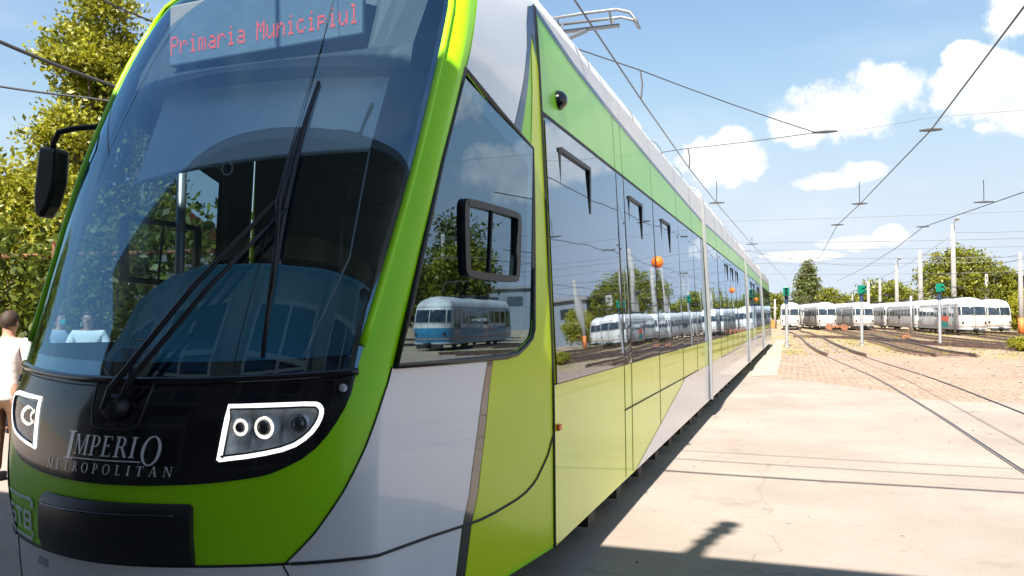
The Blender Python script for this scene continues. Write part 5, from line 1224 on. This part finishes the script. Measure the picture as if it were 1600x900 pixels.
# far wood, a single mass on the horizon
FP = []
for x in np.arange(-260, 420, 5.5):
    C_, P_ = crown_points((x + RNG.normal() * 2, 320 + RNG.normal() * 8, 2.6), (4, 3, RNG.uniform(2.4, 5.5)), 7, 26, 1.0); FP.append(P_)
FP = np.concatenate(FP); FP = FP[FP[:, 2] > 0]; fw_ = leaf_mesh('far_wood', FP, .8, LF['green'], None, (0, 0, 0)); tag(fw_, None, None, kind='stuff')
# pebbles and dry tufts
pb = MB()
for k in range(900):
    if k < 420: x, y = RNG.uniform(-6, 14), RNG.uniform(3.5, 24); s_ = RNG.uniform(.006, .022)
    else: x, y = RNG.uniform(-1.2, 16), RNG.uniform(24, 62); s_ = RNG.uniform(.015, .06)
    pb.lathe((x, y, .008), (RNG.normal() * .2, RNG.normal() * .2, 1), [(s_ * .8, -.003), (s_, s_ * .35), (s_ * .55, s_ * .75)], 5)
o = pb.build('pebbles', mat('grey_pebbles', (.25, .22, .19), .9, var=.4, vscale=3), None); tag(o, None, None, kind='stuff')
gp = []
for k in range(900):
    x, y = RNG.uniform(-1.2, 20), RNG.uniform(38, 95)
    gp.append(np.array([x, y, .03]) + RNG.normal(size=(12, 3)) * np.array([.25, .25, .03]))
gp = np.concatenate(gp); gp[:, 2] = np.abs(gp[:, 2]) + .01; g_ = leaf_mesh('dry_grass', gp, .045, LF['yellow'], None, (0, 0, 0)); tag(g_, None, None, kind='stuff')

# ------------------------------------------------------------------ people
M['skin'] = mat('skin', (.48, .27, .19), .5); M['hair_b'] = mat('dark_brown_hair', (.045, .025, .015), .7, var=.4, vscale=60); M['hair_k'] = mat('black_hair', (.012, .010, .010), .6)
def skinned(name, pts, edges, m, parent, root=0, sub=2):
    me = bpy.data.meshes.new(name); me.from_pydata([p[:3] for p in pts], edges, []); me.update(); me.materials.append(m)
    o = link(bpy.data.objects.new(name, me)); o.parent = parent
    o.modifiers.new('skin', 'SKIN'); sl = me.skin_vertices[0].data
    for i, p in enumerate(pts): sl[i].radius = (p[3], p[4] if len(p) > 4 else p[3])
    for i in range(len(pts)): sl[i].use_root = i == root
    s_ = o.modifiers.new('subsurf', 'SUBSURF'); s_.levels = sub; s_.render_levels = sub
    for k in ('use_smooth_shade',):
        o.modifiers['skin'].use_smooth_shade = True
    return o
def person(label, x, y, rz, h, shirt, trousers, hair, sleeves='short', arm='down', hold=None):
    """stands at the origin facing -y, then is turned by rz; lengths are shares of the height"""
    t = thing('person', label, 'person', (x, y, .008), rz, None); k = h
    if arm == 'down': EL, WR = (.145, .02, .63), (.15, -.02, .49)
    else: EL, WR = (.15, -.01, .635), (.085, -.13, .65)
    P = [(0, .01, .53, .075, .058), (0, .012, .60, .068, .052), (0, .01, .70, .080, .058), (0, .012, .79, .078, .052), (0, .008, .835, .036, .036), (0, -.002, .87, .034, .036), (0, -.008, .905, .042, .052), (0, -.010, .955, .042, .052), (0, -.004, .985, .022, .028)]
    E_ = [(0, 1), (1, 2), (2, 3), (3, 4), (4, 5), (5, 6), (6, 7), (7, 8)]
    for s_ in (-1, 1):
        b_ = len(P)
        P += [(s_ * .095, .012, .80, .040), (s_ * .122, .015, .755, .030), (s_ * EL[0], EL[1], EL[2], .023), (s_ * WR[0], WR[1], WR[2], .016)]
        E_ += [(3, b_), (b_, b_ + 1), (b_ + 1, b_ + 2), (b_ + 2, b_ + 3)]
        hd = (Vector(WR) - Vector(EL)).normalized()
        pm = Vector((s_ * WR[0], WR[1], WR[2])) + Vector((s_ * hd.x, hd.y, hd.z)) * .03; P.append((*pm, .018, .011)); E_.append((b_ + 3, b_ + 4))
        for j in range(4):
            o1 = pm + Vector((0, (j - 1.5) * .009, 0)) + Vector((s_ * hd.x, hd.y, hd.z)) * .028; o2 = o1 + Vector((-s_ * .004, 0, 0)) + Vector((s_ * hd.x, hd.y, hd.z)) * (.020 + .004 * (1.5 - abs(j - 1.5)))
            n0 = len(P); P += [(*o1, .0052), (*o2, .0042)]; E_ += [(b_ + 4, n0), (n0, n0 + 1)]
        n0 = len(P); th = pm + Vector((-s_ * .004, -.018, .004)); P += [(*th, .006), (*(th + Vector((0, -.006, -.02))), .005)]; E_ += [(b_ + 4, n0), (n0, n0 + 1)]
        b_ = len(P)
        P += [(s_ * .050, .01, .49, .052), (s_ * .055, .004, .38, .040), (s_ * .056, -.002, .28, .031), (s_ * .057, .012, .19, .031), (s_ * .058, .018, .05, .020), (s_ * .06, -.03, .018, .020, .016), (s_ * .062, -.075, .013, .018, .012)]
        E_ += [(0, b_)] + [(b_ + i, b_ + i + 1) for i in range(6)]
    sc = lambda Q: [tuple(v * k for v in q) for q in Q]
    skinned('body', sc(P), E_, M['skin'], t)
    # clothes: the same chains, a little fuller
    Q = [(0, .01, .455, .088, .070), (0, .01, .50, .088, .068), (0, .012, .60, .080, .062), (0, .01, .70, .090, .068), (0, .012, .785, .086, .060), (0, .010, .822, .046, .044)]; F_ = [(0, 1), (1, 2), (2, 3), (3, 4), (4, 5)]
    for s_ in (-1, 1):
        b_ = len(Q); Q += [(s_ * .097, .012, .798, .048), (s_ * .124, .015, .75, .042)]; F_ += [(4, b_), (b_, b_ + 1)]
        e2 = (s_ * (.124 + (EL[0] - .124) * .75), .015 + (EL[1] - .015) * .75, .75 + (EL[2] - .75) * .75)
        Q += [(*e2, .036)]; F_ += [(b_ + 1, b_ + 2)]
        if sleeves == 'long': Q += [(s_ * EL[0], EL[1], EL[2], .031), (s_ * WR[0], WR[1], WR[2], .023)]; F_ += [(b_ + 2, b_ + 3), (b_ + 3, b_ + 4)]
    skinned('shirt', sc(Q), F_, shirt, t)
    Q = [(0, .01, .535, .082, .064), (0, .01, .50, .080, .064)]; F_ = [(0, 1)]
    for s_ in (-1, 1):
        b_ = len(Q); Q += [(s_ * .052, .01, .455, .060), (s_ * .056, .003, .37, .050), (s_ * .057, 0, .27, .042), (s_ * .058, .012, .17, .040), (s_ * .058, .014, .05, .036)]; F_ += [(1, b_)] + [(b_ + i, b_ + i + 1) for i in range(4)]
    skinned('trousers', sc(Q), F_, trousers, t)
    for s_ in (-1, 1):
        a = MB(); a.add([], []); 
        c = Vector((s_ * .06, -.03, .0)) * k
        a.prism([(c.x - .028 * k, c.y + .055 * k), (c.x - .03 * k, c.y - .03 * k), (c.x - .012 * k, c.y - .062 * k), (c.x + .014 * k, c.y - .062 * k), (c.x + .03 * k, c.y - .03 * k), (c.x + .028 * k, c.y + .055 * k)], .002, .045 * k)
        a.build('shoe', M['rubber'], t, bevel=.012)
    # hair cap on the back and top of the skull
    V, F2 = [], []; nu, nv = 18, 9
    for i in range(nv + 1):
        ph = R(90 - i * 13.5)
        for j in range(nu):
            a_ = 2 * math.pi * j / nu; front = max(0, -math.sin(a_))
            zz = math.sin(ph); lim = .45 * front ** .6 if front > 0 else -.9
            ph2 = max(ph, math.asin(min(.95, max(-.95, lim)))); rr = 1.0 + .02 * math.sin(j * 5 + i)
            V.append((math.cos(ph2) * math.cos(a_) * .0475 * rr * k, (-.004 + math.cos(ph2) * math.sin(a_) * .060 * rr) * k, (.937 + math.sin(ph2) * .064) * k))
    F2 = [(i * nu + j, i * nu + (j + 1) % nu, (i + 1) * nu + (j + 1) % nu, (i + 1) * nu + j)[::-1] for i in range(nv) for j in range(nu)]
    mesh_obj('hair', V, F2, hair, t, True)
    # face: eyes, nose, mouth, ears
    f = MB()
    for s_ in (-1, 1): f.lathe(Vector((s_ * .018, -.058, .932)) * k, (0, -1, 0), [(.005 * k, -.003), (.004 * k, .002), (.001 * k, .003)], 8)
    f.build('eyes', M['hair_k'], t)
    f = MB(); f.add([Vector(v) * k for v in ((0, -.061, .938), (-.008, -.060, .912), (.008, -.060, .912), (0, -.074, .915))], [(0, 1, 3), (0, 3, 2), (1, 2, 3)]); f.build('nose', M['skin'], t)
    f = MB(); f.box((-.013 * k, -.0615 * k, .893 * k), (.013 * k, -.055 * k, .8965 * k)); f.build('mouth', M['rust'], t)
    for s_ in (-1, 1): f = MB(); f.lathe(Vector((s_ * .044, -.004, .925)) * k, (s_, .3, 0), [(.010 * k, -.005), (.013 * k, .004), (.008 * k, .010)], 8); f.build('ear', M['skin'], t, True)
    return t
cw_ = mat('white_cotton', (.78, .70, .69), .9, bump=.3, bscale=18, bdist=.02); cb_ = mat('royal_blue_cotton', (.01, .12, .50), .9); clb = mat('light_blue_cotton', (.45, .55, .72), .9, bump=.2, bscale=18)
tb_ = mat('tan_trousers', (.13, .065, .035), .9, bump=.3, bscale=14, bdist=.02); tn_ = mat('navy_trousers', (.02, .025, .05), .9)
person('man in a white t-shirt and brown trousers seen from behind at the left edge', -7.78, 6.5, R(180 + 20), 1.77, cw_, tb_, M['hair_b'])
person('black haired man in a royal blue t-shirt beside the vine, behind the man in white', -11.0, 9.2, R(150), 1.70, cb_, tn_, M['hair_k'])
person('man in a white shirt facing forward, seen through the left of the windscreen', -9.72, 9.4, R(35), 1.80, mat('white_shirt_cloth', (.75, .77, .8), .9), tn_, M['hair_b'], 'long', 'fold')
p4 = person('man in light blue shirt and turquoise mask, left of the white shirted man', -10.4, 9.55, R(70), 1.80, clb, tn_, M['hair_b'], 'long')
f = MB(); k = 1.8
f.add([Vector(v) * k for v in ((-.030, -.052, .918), (.030, -.052, .918), (.034, -.050, .895), (.02, -.056, .872), (-.02, -.056, .872), (-.034, -.050, .895), (0, -.078, .912), (0, -.074, .88))], [(0, 6, 1), (0, 5, 6), (1, 6, 2), (5, 7, 6), (6, 7, 2), (5, 4, 7), (4, 3, 7), (3, 2, 7)])
f.build('face_mask', mat('turquoise_mask', (.02, .35, .38), .8), p4)
